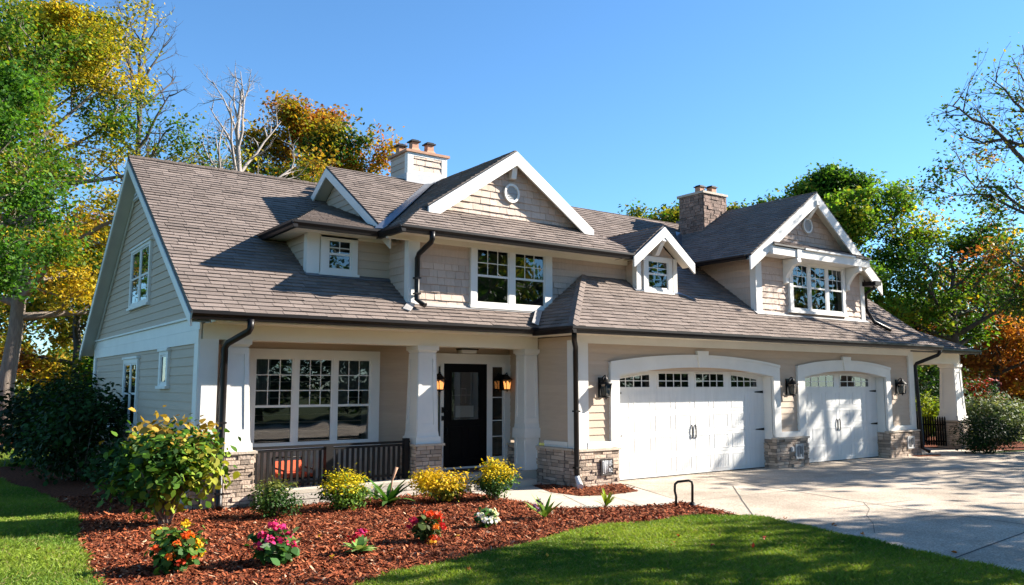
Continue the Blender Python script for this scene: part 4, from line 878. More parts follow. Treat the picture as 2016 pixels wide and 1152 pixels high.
dup(bt, 'background_tree', spot(290, 58), 4.1, 'gold flecked tree hidden behind the left gable peak', 1.0, 'background trees')
tree('bare_tree', 'bare pale branched tree rising behind the left roof ridge', 'bare tree', spot(462, 33), 11, 14.6, 3.0, .26, 0, 0, None, None, bark='barkgrey', cb=.42, npri=15, upw=1.0, nsec=5, nter=5, lean=(-.3, 0), top=.98)
tree('bare_tree', 'tall bare twiggy tree top behind the golden maple', 'bare tree', spot(255, 44), 12, 23.5, 3.6, .28, 0, 0, None, None, bark='barkdark', cb=.5, npri=17, upw=1.0, nsec=6, nter=5, top=.98)
tree('bare_tree', 'small dark bare tree at the end of the left roof ridge', 'bare tree', spot(372, 38), 14, 11.6, 2.3, .2, 0, 0, None, None, bark='barkdark', cb=.5, npri=12, upw=.9, nsec=5, nter=4, top=.98)
tree('autumn_oak', 'orange and gold autumn oak rising behind the chimney and roof ridge', 'tree', spot(600, 41), 21, 16.6, 5.2, .4, 52000, .2, [DGR, OLV, GOLD, (.33, .17, .02), ORA, RUS], [.14, .24, .22, .16, .15, .09], bark='barkdark', cb=.3, npri=22, upw=.42, sp=(.5, .24), pscale=1.5)
ot = tree('olive_tree', 'olive green tree behind the stone chimney', 'tree', spot(1345, 52), 24, 13.6, 4.3, .35, 20000, .26, [DGR, GRN, OLV, (.16, .14, .02)], [.2, .3, .35, .15], bark='barkdark', cb=.3, npri=18, upw=.42, sp=(.55, .3))
dup(ot, 'olive_tree', spot(1478, 53), 2.2, 'yellowish olive tree between stone chimney and right gable', 1.01)
tree('maple_tree', 'dense dark green maple directly behind the large right gable', 'tree', spot(1655, 38), 31, 12.3, 3.9, .35, 76000, .18, [DGR, (.08, .17, .018), (.115, .215, .022), OLV, LIM], [.14, .34, .32, .12, .08], bark='barkdark', cb=.12, npri=36, upw=.5, nsec=6, sp=(.36, .2))
tree('maple_tree', 'mid green tree with open limbs behind the carport roof', 'tree', spot(1885, 37), 33, 8.6, 3.8, .28, 15000, .18, [DGR, GRN, (.07, .14, .015), LIM, YEL], [.2, .38, .24, .12, .06], bark='barkdark', cb=.45, npri=16, upw=.5, sp=(.45, .17))
am = tree('autumn_tree', 'rust orange tree behind the carport column', 'tree', spot(1960, 43), 36, 7.9, 3.9, .25, 30000, .2, [(.30, .10, .03), (.44, .17, .03), (.42, .25, .03), (.36, .13, .04), OLV], [.26, .3, .2, .16, .08], bark='barkdark', cb=.08, npri=20, upw=.35, sp=(.5, .2))
dup(am, 'autumn_tree', spot(2085, 45), 2.0, 'rust orange tree at the right edge of the photo', 1.05)
bt2 = tree('background_tree', 'dark green bushy tree seen through the carport opening', 'tree', spot(1800, 52), 38, 7.2, 4.4, .25, 20000, .26, [DGR, GRN, (.06, .11, .014), OLV], [.35, .35, .15, .15], bark='barkdark', cb=.05, npri=20, upw=.35, sp=(.6, .35), group='background trees')
dup(bt2, 'background_tree', spot(1690, 60), 1.2, 'dark green tree behind the dense maple', 1.1, 'background trees')
dup(bt2, 'background_tree', spot(2060, 60), 2.9, 'dark green tree behind the orange trees at the right', 1.1, 'background trees')
def limb(px0, py0, px1, py1, dep, loc, r):
    def g(rs):
        a = np.array(pix(px0, py0, dep) - loc); b = np.array(pix(px1, py1, dep) - loc); n = 7; L = []
        t = np.linspace(0, 1, n)[:, None]; p = a + (b - a) * t + rs.normal(size=(n, 3)) * .12 * t; p[:, 2] += np.sin(np.linspace(0, math.pi, n)) * .25
        L.append((p, r * (1 - np.linspace(0, .85, n)), 1))
        for j in range(11):
            s = rs.uniform(.2, 1) * (n - 1); i = min(int(s), n - 2); q = p[i] + (p[i + 1] - p[i]) * (s - i); d = (b - a) / np.linalg.norm(b - a) + rs.normal(size=3) * .6; ln = rs.uniform(.5, 1.3); k = 4
            pp = [q]
            for _ in range(k - 1): d = d + rs.normal(size=3) * .2; d /= np.linalg.norm(d); pp.append(pp[-1] + d * ln / (k - 1))
            pp = np.array(pp); L.append((pp, r * .3 * (1 - np.linspace(0, .8, k)), 2))
            for _ in range(4):
                e = pp[rs.integers(1, k)]; d3 = d + rs.normal(size=3) * .8; d3 /= np.linalg.norm(d3); L.append((np.array([e, e + d3 * .25, e + d3 * .5 + rs.normal(size=3) * .08]), r * .1 * np.array([1, .7, .4]), 3))
        return L
    return g
RT = spot(2120, 25)
def limbs(rs):
    out = []
    for a in ((2100, 560, 2010, 80), (2030, 330, 1862, 200), (2100, 480, 1990, 120), (2080, 330, 1960, 150), (2060, 300, 1900, 285)): out += limb(*a, 24, RT, .075)(rs)
    return out
tree('sparse_tree', 'tall thin leaved tree reaching in from the right edge against the sky', 'tree', RT, 41, 11.2, 2.2, .26, 3200, .115, [DGR, OLV, GRN, (.2, .17, .03)], [.35, .3, .25, .1], bark='barkdark', cb=.35, npri=12, upw=.7, sp=(.16, .12), extra=limbs)
RT2 = spot(2130, 27)
def limbs2(rs):
    out = []
    for a in ((2060, 440, 1850, 375), (2030, 420, 1880, 350), (2080, 560, 1975, 490), (2080, 600, 1975, 560), (2080, 640, 1990, 610)): out += limb(*a, 26, RT2, .06)(rs)
    return out
tree('leaning_oak', 'oak limb with orange and olive leaves hanging in from the right edge', 'tree', RT2, 43, 7.6, 1.8, .26, 7500, .13, [DGR, GRN, OLV, GOLD, ORA, RUS], [.2, .24, .24, .14, .12, .06], bark='barkdark', cb=.4, npri=10, upw=.5, sp=(.26, .15), extra=limbs2, pscale=.9)
# trees outside the frame that throw the dappled shade and stand in the window reflections
sh = tree('yard_tree', 'leafy yard tree standing on the lawn right of the camera', 'tree', (17.2, 1.2, 0), 51, 8.6, 3.0, .22, 4200, .25, [DGR, GRN, OLV], [.4, .4, .2], cb=.34, npri=15, upw=.4, sp=(.5, .25), group='yard trees')
dup(sh, 'yard_tree', (27.0, -1.0, 0), 1.3, 'taller yard tree across the driveway', 1.25, 'yard trees')
dup(sh, 'yard_tree', (33.0, 5.0, 0), 2.6, 'yard tree right of the driveway', 1.3, 'yard trees')
for i, (x, y, s) in enumerate(((9, -17, 1.2), (17, -20, 1.35), (24, -16, 1.2), (32, -19, 1.4), (40, -15, 1.15), (50, -17, 1.4), (0, -19, 1.3))):
    dup(bt2, 'street_tree', (x, y, 0), i * 1.7, 'green street tree across the road mirrored in the windows', s, 'street trees across the road')

# ------------------------------------------------------------------ shrubs, flowers
def shrub(name, label, cat, loc, seed, rx, h, nleaf, size, colors, weights, nst=9, bottom=.25, clump=.16, asp=.6, up=.5, pscale=.35, topcol=None, group=None, leafm='leafthick', droop=.08, ncl=40, stemr=.012, mixr=.4):
    rs = np.random.default_rng(seed); t = thing(name, loc, label, cat, group)
    d = rs.normal(size=(ncl, 3)); d /= np.linalg.norm(d, axis=1)[:, None]; rad = rs.uniform(.45, 1., ncl) ** .6
    ch = (h - bottom) / 2
    cl = d * rad[:, None] * np.array([rx * .86, rx * .86, ch * .9]); cl[:, 2] += bottom + ch
    k = rs.integers(0, ncl, nleaf); C = cl[k] + rs.normal(size=(nleaf, 3)) * clump * np.array([rx, rx, ch]) * 1.1
    C = C[C[:, 2] > .03]
    out = (C - np.array([0, 0, bottom + ch * .6])); out /= np.linalg.norm(out, axis=1)[:, None] + 1e-6
    col = pal(rs, C, colors, weights, pscale, mixr)
    if topcol is not None:
        q = (C[:, 2] > h * topcol[1] + rs.normal(size=len(C)) * h * .09) & (rs.random(len(C)) < .85); col[q] = np.array(topcol[0]) * rs.uniform(.7, 1.3, (q.sum(), 1))
    quads('foliage', kites(rs, C, size, up=up, asp=asp, out=out * .7, droop=droop, hexa=True), leafm, col, t)
    for i in range(nst):
        e = V(cl[rs.integers(0, ncl)]); mb = MB(); b = V((rs.normal() * .04 * rx, rs.normal() * .04 * rx, 0)); mid = (b + e) / 2 + V((rs.normal() * .05, rs.normal() * .05, .05)); mid.z = max(mid.z, .05)
        mb.tube([b, mid, e], [stemr, stemr * .8, stemr * .4], 6); o = mb.build('stem', 'bark'); o.parent = t
    return t, rs
def blossoms(t, rs, pts, r, colors, npet=26):
    for i, p in enumerate(pts):
        C = np.array(p) + np.clip(rs.normal(size=(npet, 3)), -1.6, 1.6) * r * .40 * np.array([1, 1, .7]); out = C - np.array(p); out /= np.linalg.norm(out, axis=1)[:, None]
        col = np.array(colors[i % len(colors)]) * rs.uniform(.75, 1.2, (npet, 1)); quads('blossom', kites(rs, C, r * .55, up=.5, asp=.85, out=out, hexa=True), 'petal', col, t)
t, rs = shrub('large_shrub', 'large leafy shrub turning yellow and rust in front of the left porch pier', 'shrub', gnd(325, 1034), 61, .70, 1.48, 2700, .11, [DGR, GRN, (.08, .16, .018), (.16, .22, .025), (.25, .25, .03)], [.24, .30, .22, .14, .10], nst=14, bottom=.28, clump=.22, topcol=((.30, .19, .03), .88), stemr=.02, asp=.7, up=.35, droop=.12, ncl=34)
shrub('dark_shrub', 'spreading green shrub, house shade put in its leaf colour, beside the left wall', 'shrub', gnd(122, 915), 62, 1.6, 2.1, 9000, .12, [(.008, .02, .006), (.011, .028, .007), (.016, .04, .01)], [.4, .4, .2], nst=8, bottom=.0, clump=.2, ncl=70)  # leaf greens darkened to carry the shadow of the house
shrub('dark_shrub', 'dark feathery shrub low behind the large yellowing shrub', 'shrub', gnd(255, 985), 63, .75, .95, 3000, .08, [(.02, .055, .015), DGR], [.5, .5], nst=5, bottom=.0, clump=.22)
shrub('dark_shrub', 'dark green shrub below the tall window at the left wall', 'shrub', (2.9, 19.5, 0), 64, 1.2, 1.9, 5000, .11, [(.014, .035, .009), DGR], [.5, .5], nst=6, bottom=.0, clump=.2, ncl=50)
GS = [(.03, .075, .012), (.055, .12, .014), (.1, .17, .018)]
shrub('green_shrub', 'small dark green bush in front of the railing left end', 'shrub', gnd(541, 1020), 65, .37, .53, 3200, .042, [DGR, (.04, .09, .016), (.08, .13, .03)], [.4, .4, .2], bottom=.02, clump=.2, topcol=((.14, .15, .03), .8))
shrub('yellow_shrub', 'round yellow topped shrub before the railing post', 'shrub', gnd(674, 1005), 66, .38, .63, 3600, .045, GS, [.4, .35, .25], bottom=.04, clump=.19, topcol=((.50, .40, .014), .55))
shrub('yellow_shrub', 'golden spreading shrub at the foot of the right stone porch pier', 'shrub', gnd(865, 988), 67, .47, .56, 3600, .048, [(.06, .1, .014), (.16, .17, .02), (.28, .23, .015)], [.3, .3, .4], bottom=.08, clump=.2, topcol=((.55, .36, .012), .42))
shrub('yellow_shrub', 'tall yellow topped shrub beside the front walk', 'shrub', gnd(976, 985), 68, .37, .66, 3600, .045, GS, [.4, .35, .25], bottom=.04, clump=.19, topcol=((.52, .38, .012), .62))
def strap(name, label, cat, loc, seed, n, ln, wd, cols, arch_=.6, upr=.9, spread=1., thick='leafthick'):    # rosette of strap leaves
    rs = np.random.default_rng(seed); t = thing(name, loc, label, cat); Ps = []; cs = []
    for i in range(n):
        az = i * 2.4 + rs.uniform(-.3, .3); el = rs.uniform(.5, 1.35) * upr; l = ln * rs.uniform(.7, 1.1); d = np.array([math.cos(az) * spread, math.sin(az) * spread, 0]); s = np.array([-math.sin(az), math.cos(az), 0]); K = 5; prev = None; c = np.array(cols[rs.integers(0, len(cols))]) * rs.uniform(.8, 1.2)
        p = np.array([0, 0, .02]); a = el
        for k in range(K + 1):
            w = wd * math.sin(math.pi * (.15 + .85 * k / K)) * .5 + .002; row = (p - s * w, p + s * w)
            if prev is not None: Ps.append([prev[0], prev[1], row[1], row[0]]); cs.append(c * (1 + .06 * k))
            prev = row; p = p + (d * math.cos(a) + np.array([0, 0, math.sin(a)])) * l / K; a -= arch_ * rs.uniform(.15, .4)
    quads('foliage', np.array(Ps), thick, np.array(cs), t); return t, rs
t, rs = strap('strap_plant', 'broad strap leaved green plant between two yellow shrubs by the porch edging', 'plant', gnd(765, 995), 71, 20, .62, .10, [(.03, .085, .014), (.045, .11, .018), (.06, .12, .03)])
mb = MB(); mb.tube([(0, 0, 0), (.06, 0, .4), (.13, -.02, .62)], [.014, .014, .03], 6); o = mb.build('flower_spike', 'terra'); o.parent = t
t, rs = strap('strap_plant', 'second clump of narrow green leaves left of the broad strap leaved plant', 'plant', gnd(738, 985), 72, 10, .5, .06, [(.05, .10, .03), (.07, .12, .05)])
# flowering annuals in the mulch
t, rs = shrub('flower_plant', 'bushy plant with orange and yellow blossoms nearest the lower left corner', 'flowering plant', gnd(343, 1125), 73, .29, .44, 480, .088, [(.03, .08, .014), (.06, .13, .02), (.1, .17, .03)], [.4, .35, .25], nst=5, bottom=.03, clump=.2, asp=.7)
blossoms(t, rs, [(-0.215, -0.086, 0.275), (-0.043, -0.232, 0.344), (0.017, -0.189, 0.258), (0.043, -0.215, 0.413), (0.112, -0.172, 0.396), (-0.103, -0.258, 0.215), (0.103, -0.258, 0.206), (0.232, -0.103, 0.258), (0.258, -0.043, 0.172), (0.189, -0.172, 0.31), (0.086, -0.017, 0.499), (-0.189, 0.017, 0.447), (-0.017, -0.284, 0.146)], .068, [(.6, .07, .01), (.65, .1, .01), (.62, .12, .01), (.6, .09, .01), (.65, .12, .01), (.65, .14, .01), (.6, .08, .01), (.65, .38, .01), (.6, .4, .01), (.62, .3, .01), (.6, .36, .01), (.58, .4, .02), (.55, .06, .02)])
t, rs = shrub('flower_plant', 'pink flowered plant with large green leaves left of centre in the mulch', 'flowering plant', gnd(537, 1112), 74, .25, .36, 260, .11, [(.03, .09, .016), (.05, .13, .03), (.2, .26, .14)], [.4, .4, .2], nst=4, bottom=.02, clump=.22, asp=.7)
blossoms(t, rs, [(-.16, -.1, .36), (-.04, -.14, .44), (.06, -.1, .42), (.13, -.08, .34), (-.2, -.1, .24), (.02, -.22, .3), (-.1, -.2, .32), (.17, -.12, .22), (-.02, -.05, .46)], .075, [(.55, .02, .12), (.5, .015, .1), (.58, .04, .2), (.5, .02, .12)])
t, rs = strap('flower_plant', 'pale green rosette with crimson pink blossoms in the middle of the mulch', 'flowering plant', gnd(708, 1092), 75, 22, .26, .085, [(.16, .24, .06), (.22, .28, .1), (.1, .2, .05)])
blossoms(t, rs, [(-.14, -.04, .2), (-.08, -.1, .25), (.0, -.05, .27), (.04, -.02, .26)], .07, [(.42, .012, .02), (.45, .02, .05), (.5, .02, .14)])
t, rs = shrub('flower_plant', 'red and orange flowered plant with dark leaves above the lawn edge', 'flowering plant', gnd(838, 1068), 76, .2, .34, 260, .075, [(.035, .05, .012), (.05, .075, .015), (.09, .12, .03)], [.5, .3, .2], nst=4, bottom=.02, clump=.2, asp=.7)
blossoms(t, rs, [(-.18, -.02, .3), (-.2, .02, .22), (.0, -.05, .36), (.08, -.02, .36), (.16, 0, .32), (.22, .02, .26), (.24, 0, .18), (.03, -.19, .22), (.0, -.2, .1), (-.03, -.22, .03), (.12, -.1, .34)], .075, [(.45, .015, .06), (.5, .02, .06), (.6, .05, .01), (.6, .06, .01), (.55, .02, .015), (.5, .012, .012), (.52, .015, .015), (.62, .15, .01), (.5, .05, .01), (.65, .35, .03), (.58, .05, .01)])
t, rs = shrub('flower_plant', 'small white flowered plant right of centre in the mulch', 'flowering plant', gnd(957, 1040), 77, .16, .26, 160, .075, [(.03, .08, .02), (.06, .13, .03)], [.5, .5], nst=3, bottom=.02, clump=.22, asp=.7)
blossoms(t, rs, [(-.12, -.04, .2), (-.08, -.1, .14), (.06, -.06, .24), (.1, -.03, .2), (.02, -.12, .14), (.1, -.1, .12)], .075, [(.75, .74, .76), (.72, .72, .78), (.7, .74, .5), (.72, .75, .55)])
t, rs = strap('flower_plant', 'thin plant with purple buds and upright leaves beside the front walk', 'flowering plant', gnd(1072, 1022), 78, 12, .42, .075, [(.09, .17, .03), (.14, .22, .05)], arch_=.25, upr=1.05)
blossoms(t, rs, [(-.2, -.03, .22), (-.16, -.06, .16), (-.1, .02, .28), (.0, .06, .22)], .055, [(.1, .04, .12), (.14, .06, .15)])
strap('fern_clump', 'small bright yellow green grassy clump at the walk edge', 'plant', gnd(1193, 1000), 79, 30, .30, .03, [(.18, .24, .02), (.12, .19, .02)], arch_=.3, upr=1.1)
# right side shrubs
shrub('round_bush', 'round clipped bush, tree shade put in its leaf colour, right of the carport pier', 'shrub', gnd(1943, 893), 81, .95, 1.15, 8000, .055, [(.006, .016, .005), (.010, .026, .007), (.014, .034, .008)], [.5, .3, .2], bottom=.0, clump=.16, ncl=70)  # palette darkened to hold the shade of a nearby tree
shrub('variegated_bush', 'silvery pale green bush behind the round dark bush', 'shrub', spot(1955, 29), 82, 1.25, 1.55, 6000, .10, [(.10, .13, .05), (.2, .23, .12), (.06, .1, .03)], [.4, .3, .3], bottom=.1, clump=.2, ncl=50)
shrub('variegated_bush', 'silvery bush at the right edge near the white fence', 'shrub', spot(2030, 31), 83, 1.1, 1.3, 5000, .10, [(.10, .14, .04), (.18, .22, .08), (.06, .1, .03)], [.4, .3, .3], bottom=.1, clump=.2, ncl=50)
shrub('chartreuse_bush', 'bright chartreuse bush seen behind the corner downspout', 'shrub', spot(1818, 29), 84, .5, 1.75, 2200, .09, [(.22, .27, .015), (.14, .21, .015)], [.5, .5], bottom=.4, clump=.2)
shrub('chartreuse_bush', 'yellow green bush on the lawn behind the silvery bushes', 'shrub', spot(2000, 36), 85, .9, 1.2, 3000, .1, [(.17, .24, .02), (.1, .17, .015)], [.5, .5], bottom=.0, clump=.2)
shrub('red_bush', 'small red leaved bush between carport column and silvery bush', 'shrub', spot(1925, 34), 86, .9, 2.3, 2600, .1, [RED, (.3, .03, .02), DGR], [.4, .3, .3], bottom=.6, clump=.2)
shrub('dark_hedge', 'dark green hedge behind the black fence', 'hedge', spot(1835, 34), 87, 1.7, 2.6, 8000, .11, [(.014, .035, .009), DGR, GRN], [.4, .4, .2], bottom=.0, clump=.2, ncl=70)

# ------------------------------------------------------------------ yard objects
t = thing('picket_fence', gnd(1828, 880), 'low black picket fence between the carport pier and the garage corner', 'fence')
p0, p1 = spot(1800, 26.5), spot(1856, 26.2)
for k in range(13):
    p = p0.lerp(p1, k / 12); mb = MB(); mb.box(p.x - .03, p.x + .03, p.y - .012, p.y + .012, .08, .95); mb.prism([(p.x - .03, p.y - .012, .95), (p.x + .03, p.y - .012, .95), (p.x, p.y - .012, 1.0)], (0, .024, 0)); B(mb, 'picket', 'black', parent=t)
for z in (.22, .74): mb = MB(); mb.tube([p0 + Z * z + V((0, .03, 0)), p1 + Z * z + V((0, .03, 0))], .03, 4); B(mb, 'fence_rail', 'black', parent=t)
mb = MB(); mb.box(p0.x - .07, p0.x + .07, p0.y - .05, p0.y + .09, 0, 1.12); mb.box(p0.x - .09, p0.x + .09, p0.y - .07, p0.y + .11, 1.12, 1.16); B(mb, 'fence_post', 'black', parent=t)
t = thing('white_fence', spot(1985, 36), 'small white slatted fence panel at the right lawn edge', 'fence')
p0, p1 = spot(1968, 36), spot(1996, 36)
for q in (p0, p1): mb = MB(); mb.box(q.x - .07, q.x + .07, q.y - .07, q.y + .07, 0, 1.25); mb.box(q.x - .09, q.x + .09, q.y - .09, q.y + .09, 1.25, 1.3); B(mb, 'fence_post', 'whitepaint', parent=t)
for z in (.15, .45, .75, .95): mb = MB(); mb.tube([p0 + Z * z, p1 + Z * z], .06, 4); B(mb, 'fence_rail', 'whitepaint', parent=t)
c = gnd(1347, 997); rt = V((math.cos(YAW), -math.sin(YAW), 0))
t = thing('pipe_handle', c, 'black bent metal hoop standing in the mulch beside the driveway', 'metal hoop')
mb = MB(); mb.tube([c - rt * .135 + Z * 0, c - rt * .13 + Z * .16, c - rt * .15 + Z * .25, c - rt * .145 + Z * .36, c - rt * .10 + Z * .40, c + rt * .08 + Z * .42, c + rt * .135 + Z * .40, c + rt * .145 + Z * .34, c + rt * .135 + Z * .0], .021, 10); B(mb, 'hoop', 'iron', parent=t)
mb = MB(); mb.lathe(c + rt * .135, [(.075, 0), (.078, .02), (.05, .05), (.03, .07)], 12); B(mb, 'foot', 'iron', parent=t)

# ------------------------------------------------------------------ ground
def sheet(name, pts, z, m, kind='structure', th=None):
    mb = MB(); mb.add([(p[0], p[1], z) for p in pts], [list(range(len(pts)))]); o = mb.build(name, m); o['kind'] = kind; return o
mb = MB(); mb.add([(-400, -400, -.012), (400, -400, -.012), (400, 400, -.012), (-400, 400, -.012)], [(0, 1, 2, 3)]); o = mb.build('lawn_ground', 'soil'); o['kind'] = 'structure'
g2 = lambda *L: [tuple(gnd(x, y).xy) for x, y in L]
bed_back = [(8.6, 13.6), (4.6, 13.6), (3.6, 14.0), (3.6, 24.0), (1.4, 24.0), (1.0, 19.0)]
bed = g2((100, 982), (150, 1015), (155, 1075), (172, 1115), (195, 1152), (235, 1215), (600, 1215), (700, 1152), (780, 1131), (893, 1107), (994, 1082), (1102, 1053), (1193, 1037), (1300, 1025), (1400, 1018), (1460, 1016), (1385, 998), (1340, 989), (1300, 994.8), (1167, 1000), (1089, 1000.7), (1040, 991), (999, 983), (935, 971.6), (905, 968)) + bed_back
sheet('mulch_bed', bed, .004, 'mulch')
bed2 = g2((1045, 955), (1084, 970), (1141, 977.5), (1193, 976), (1256, 968), (1222, 952)) + [(11.5, 12.75), (10.6, 12.75), (10.6, 13.2)]
sheet('mulch_bed', bed2, .0085, 'mulch')
bedleft = [(-3.5, 30), (4, 30), (5, 40), (-4, 40)]; sheet('mulch_bed', bedleft, .003, 'mulch')
walk = g2((905, 968), (935, 971.6), (999, 983), (1040, 991), (1089, 1000.7), (1167, 1000), (1300, 994.8), (1345, 988.5)) + [(11.75, 12.4), (11.75, 12.75), (10.6, 12.75), (10.6, 13.7), (8.2, 13.7)]
sheet('front_walk', walk, .004, 'walk')
lawnedge = g2((1460, 1016), (1478, 1016), (1538, 1028), (1630, 1047), (1877, 1102), (2016, 1132.6))
e0, e1 = V(lawnedge[3]), V(lawnedge[5]); ext = e1 + (e1 - e0) * 6
drive = [tuple(gnd(1345, 988.5).xy), tuple(gnd(1385, 998).xy)] + lawnedge + [tuple(ext), (40, -6), (44, 9.2), (30, 10.6), (25.6, 11.7), (24.2, 12.2), (23.5, 12.9), (11.75, 12.9), (11.75, 12.3)]
sheet('driveway', drive, .006, 'drive')
sheet('side_path', [(23.5, 12.95), (24.2, 12.2), (25.6, 11.75), (27.5, 11.9), (27.8, 12.6), (26.4, 14), (26.3, 22), (23.5, 22)], .0075, 'walk')
sheet('mulch_bed', [(22.8, 12.2), (23.6, 12.0), (24.1, 12.25), (23.6, 12.5), (22.9, 12.5)], .0105, 'mulch')
sheet('mulch_bed', [(26.3, 13.9), (26.4, 12.2), (28.0, 11.6), (31, 12.2), (33, 15), (31, 18), (26.4, 18)], .0095, 'mulch')
mb = MB()                                                  # driveway joints and cracks
def seam(pts, wd, z=.0095):
    P = [gnd(*p) for p in pts]
    for a, b in zip(P[:-1], P[1:]):
        d = (b - a); d.normalize(); s = V((-d.y, d.x, 0)) * wd / 2; mb.add([(*(a - s).xy, z), (*(b - s).xy, z), (*(b + s).xy, z), (*(a + s).xy, z)], [(0, 1, 2, 3)])
seam([(1395, 938), (1490, 956), (1700, 990), (1990, 1030), (2100, 1046)], .022); seam([(1877, 1101), (1950, 1074), (2030, 1045)], .025); seam([(1560, 968), (1700, 955), (1780, 942)], .012); seam([(1640, 1003), (1730, 993), (1800, 985)], .012); seam([(1380, 985), (1470, 976), (1560, 967)], .012); seam([(1660, 926), (1850, 955), (2016, 970)], .014)
seam([(1217, 950), (1360, 936), (1503, 923.5), (1530, 921)], .02)
cr = [(1443, 958), (1447, 964), (1452, 972), (1457, 978), (1460, 985), (1466, 993), (1474, 1004), (1482, 1015)]
seam([(1700, 990), (1712, 1003), (1706, 1016), (1719, 1032), (1722, 1050)], .008); seam([(1540, 985), (1558, 992), (1580, 990), (1602, 997)], .007); seam(cr, .022); seam([(1060, 968), (1110, 976), (1160, 1000)], .012); seam([(1195, 977), (1230, 985), (1262, 996)], .012); seam([(1040, 991), (1090, 984), (1190, 978)], .008)
o = mb.build('pavement_joint', 'joint'); o['kind'] = 'structure'

def inpoly(P, poly):
    x, y = P[:, 0], P[:, 1]; r = np.zeros(len(P), bool); n = len(poly)
    for i in range(n):
        x1, y1 = poly[i][0], poly[i][1]; x2, y2 = poly[i - 1][0], poly[i - 1][1]
        if y1 == y2: continue
        r ^= ((y1 > y) != (y2 > y)) & (x < (x2 - x1) * (y - y1) / (y2 - y1) + x1)
    return r
def scatter(rs, poly, dens, holes=()):
    a = np.array([p[:2] for p in poly]); lo, hi = a.min(0), a.max(0); n = int(np.prod(hi - lo) * dens); P = rs.uniform(lo, hi, (n, 2)); k = inpoly(P, poly)
    for h in holes: k &= ~inpoly(P, h)
    return P[k]
rs = np.random.default_rng(99)
def near(P, dmin=0): return P
# mulch chips
def chips(name, poly, dens):
    P = scatter(rs, poly, dens); d = np.hypot(P[:, 0], P[:, 1]); P = P[(d < 17) & (rs.random(len(P)) < np.clip(1.5 - d / 13, .25, 1))]
    P = P + rs.normal(size=P.shape) * .03; C = np.concatenate([P, rs.uniform(.008, .03, (len(P), 1))], 1)
    n = rs.normal(size=(len(P), 3)) * .5; n[:, 2] = 1; n /= np.linalg.norm(n, axis=1)[:, None]
    t = np.cross(n, rs.normal(size=(len(P), 3))); t /= np.linalg.norm(t, axis=1)[:, None]; b = np.cross(n, t)
    l = .008 + .055 * rs.random((len(P), 1)) ** 2.6; wd = .004 + .014 * rs.random((len(P), 1)) ** 1.5
    Q = np.stack([C - t * l - b * wd, C + t * l * .9 - b * wd * .7, C + t * l + b * wd, C - t * l * .9 + b * wd * .8], 1)
    base = np.array([(.19, .048, .02), (.28, .078, .033), (.10, .028, .015), (.34, .12, .055), (.44, .28, .18)])[rs.choice(5, len(P), p=[.34, .30, .2, .125, .035])]
    o = quads(name, Q, 'chip', base * rs.uniform(.75, 1.25, (len(P), 1))); o['kind'] = 'stuff'; tag(o, 'red brown bark mulch chips covering the planting bed', 'mulch'); return o
chips('mulch_chips', bed, 2300); chips('mulch_chips', bed2, 1800)
# grass blades
def blades(name, poly, dens, label, hmin=.035, hmax=.075, holes=()):
    P = scatter(rs, poly, dens, holes); n = len(P); P = P + rs.normal(size=P.shape) * .022; h = (rs.uniform(hmin, hmax, n) * (1 + .35 * np.sin(P[:, 0] * 3.1 + np.sin(P[:, 1] * 4)) * np.sin(P[:, 1] * 2.7)))[:, None]; az = rs.uniform(0, 6.283, n); s = np.stack([np.cos(az), np.sin(az), 0 * az], 1); ln = rs.normal(size=(n, 3)) * .4; ln[:, 2] = 1
    C = np.concatenate([P, np.full((n, 1), -.01)], 1); wd = rs.uniform(.003, .0065, (n, 1))
    mid = C + ln * h * .55; tip = C + ln * h + np.stack([ln[:, 0], ln[:, 1], -np.abs(ln[:, 0])], 1) * h * .35
    Q = np.stack([C - s * wd, C + s * wd, mid + s * wd * .8, tip], 1)
    f = np.sin(P[:, 0] * 1.7 + np.sin(P[:, 1] * 1.1)) + np.sin(P[:, 1] * 2.3 + P[:, 0]) + rs.normal(size=n) * .9
    a = np.clip((f + 2) / 4, 0, 1)[:, None]; col = np.array((.07, .15, .016)) * (1 - a) + np.array((.205, .275, .035)) * a
    q = rs.random(n) < .09; col[q] = (.26, .225, .09); o = quads(name, Q, 'grass', col * rs.uniform(.75, 1.25, (n, 1))); o['kind'] = 'stuff'; tag(o, label, 'grass'); return o
cut = [tuple(gnd(x, y).xy) for x, y in ((780, 1131), (893, 1107), (994, 1082), (1102, 1053), (1193, 1037), (1300, 1025), (1400, 1018), (1460, 1016), (1478, 1016), (1538, 1028), (1630, 1047), (1877, 1102), (2040, 1138), (2060, 1200), (1300, 1230), (600, 1215), (700, 1152))]
blades('front_grass', cut, 7500, 'short sunlit green grass of the front lawn')
cutl = [tuple(gnd(x, y).xy) for x, y in ((-60, 905), (0, 948), (100, 982), (150, 1015), (155, 1075), (172, 1115), (195, 1152), (230, 1210), (-100, 1210))]
blades('side_grass', cutl, 4200, 'green grass of the side lawn at the lower left', .04, .09)
blades('back_grass', [tuple(gnd(x, y).xy) for x, y in ((-80, 880), (100, 880), (110, 912), (-60, 925))], 500, 'shaded grass beyond the mulch at far left', .05, .1)
blades('right_grass', [(26, 10.8), (29.5, 10.5), (44, 9.3), (60, 14), (60, 40), (34, 34), (33, 15), (31, 12.2), (28, 11.6)], 110, 'sunlit grass beyond the driveway on the right', .05, .1)
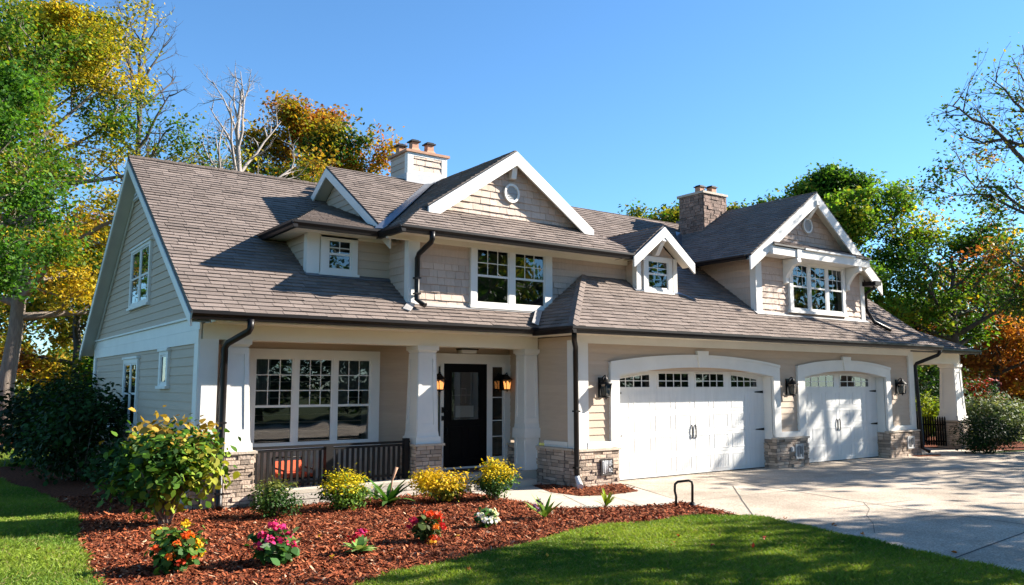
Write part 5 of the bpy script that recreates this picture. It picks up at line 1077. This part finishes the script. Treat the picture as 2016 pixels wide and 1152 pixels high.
# fallen leaves
lv = [(1300, 1026, RED), (1338, 1062, RED), (1447, 1059, RED), (1404, 1083, RED), (1505, 1068, RED), (1483, 1084, RED), (1414, 1103, RUS), (1327, 1081, RUS), (923, 1131, RUS), (1078, 1100, GOLD), (72, 1093, ORA), (118, 1090, ORA), (1175, 858 + 200, RUS), (985, 1085, GOLD), (630, 1060, GOLD), (655, 1104, GOLD), (898, 1060, GOLD), (1240, 1095, RUS)]
lv += [(1545, 1022, RUS), (1640, 1036, RUS), (1880, 1090, RUS), (1850, 935, RUS), (1700, 1054, ORA)]
for i, (x, y, c) in enumerate(lv):
    dr = i >= 18
    p = gnd(x, y); n = {RED: 'red', RUS: 'rust brown', ORA: 'orange', GOLD: 'tan'}[c]
    inl = y > 1010 and (x > 1250 or x < 150 or y > 1120)
    C = np.zeros((3, 3)); C[:, 2] = .022 if dr else .06 if inl else .035; C += rs.normal(size=C.shape) * .012
    o = quads('fallen_leaf', kites(rs, C, .062, up=1.), 'petal', np.array(c) * rs.uniform(1.1, 1.5, (3, 1))); o.location = p
    tag(o, '%s fallen leaf lying on the %s' % (n, 'concrete driveway' if dr else 'lawn grass' if inl else 'mulch bed'), 'fallen leaf', '%s leaves on the %s' % (n, 'driveway' if dr else 'lawn' if inl else 'mulch'))
# far woods closing the horizon
def woods(name, label, px0, px1, dep0, dep1, hmax, N, cols, wts):
    px = rs.uniform(px0, px1, N); dp = rs.uniform(dep0, dep1, N); fw = np.array([math.sin(YAW), math.cos(YAW), 0]); rtv = np.array([math.cos(YAW), -math.sin(YAW), 0])
    C = fw * dp[:, None] + rtv * ((px - CX) / F * dp)[:, None]; hh = hmax * (.72 + .28 * np.sin(px / 47.) * np.sin(px / 23. + 1)); C[:, 2] = rs.random(N) ** .8 * hh
    o = quads(name, kites(rs, C, .55), 'leaf', pal(rs, C, cols, wts, 3.)); o['kind'] = 'stuff'; tag(o, label, 'woods')
woods('far_woods', 'distant dark woodland behind the trees left of the house', -500, 420, 66, 84, 9.5, 14000, [DGR, GRN, OLV, GOLD], [.35, .3, .2, .15])
woods('far_woods', 'distant woodland behind the trees right of the house', 1640, 2400, 66, 84, 8.5, 14000, [DGR, GRN, OLV, RUS], [.35, .35, .2, .1])
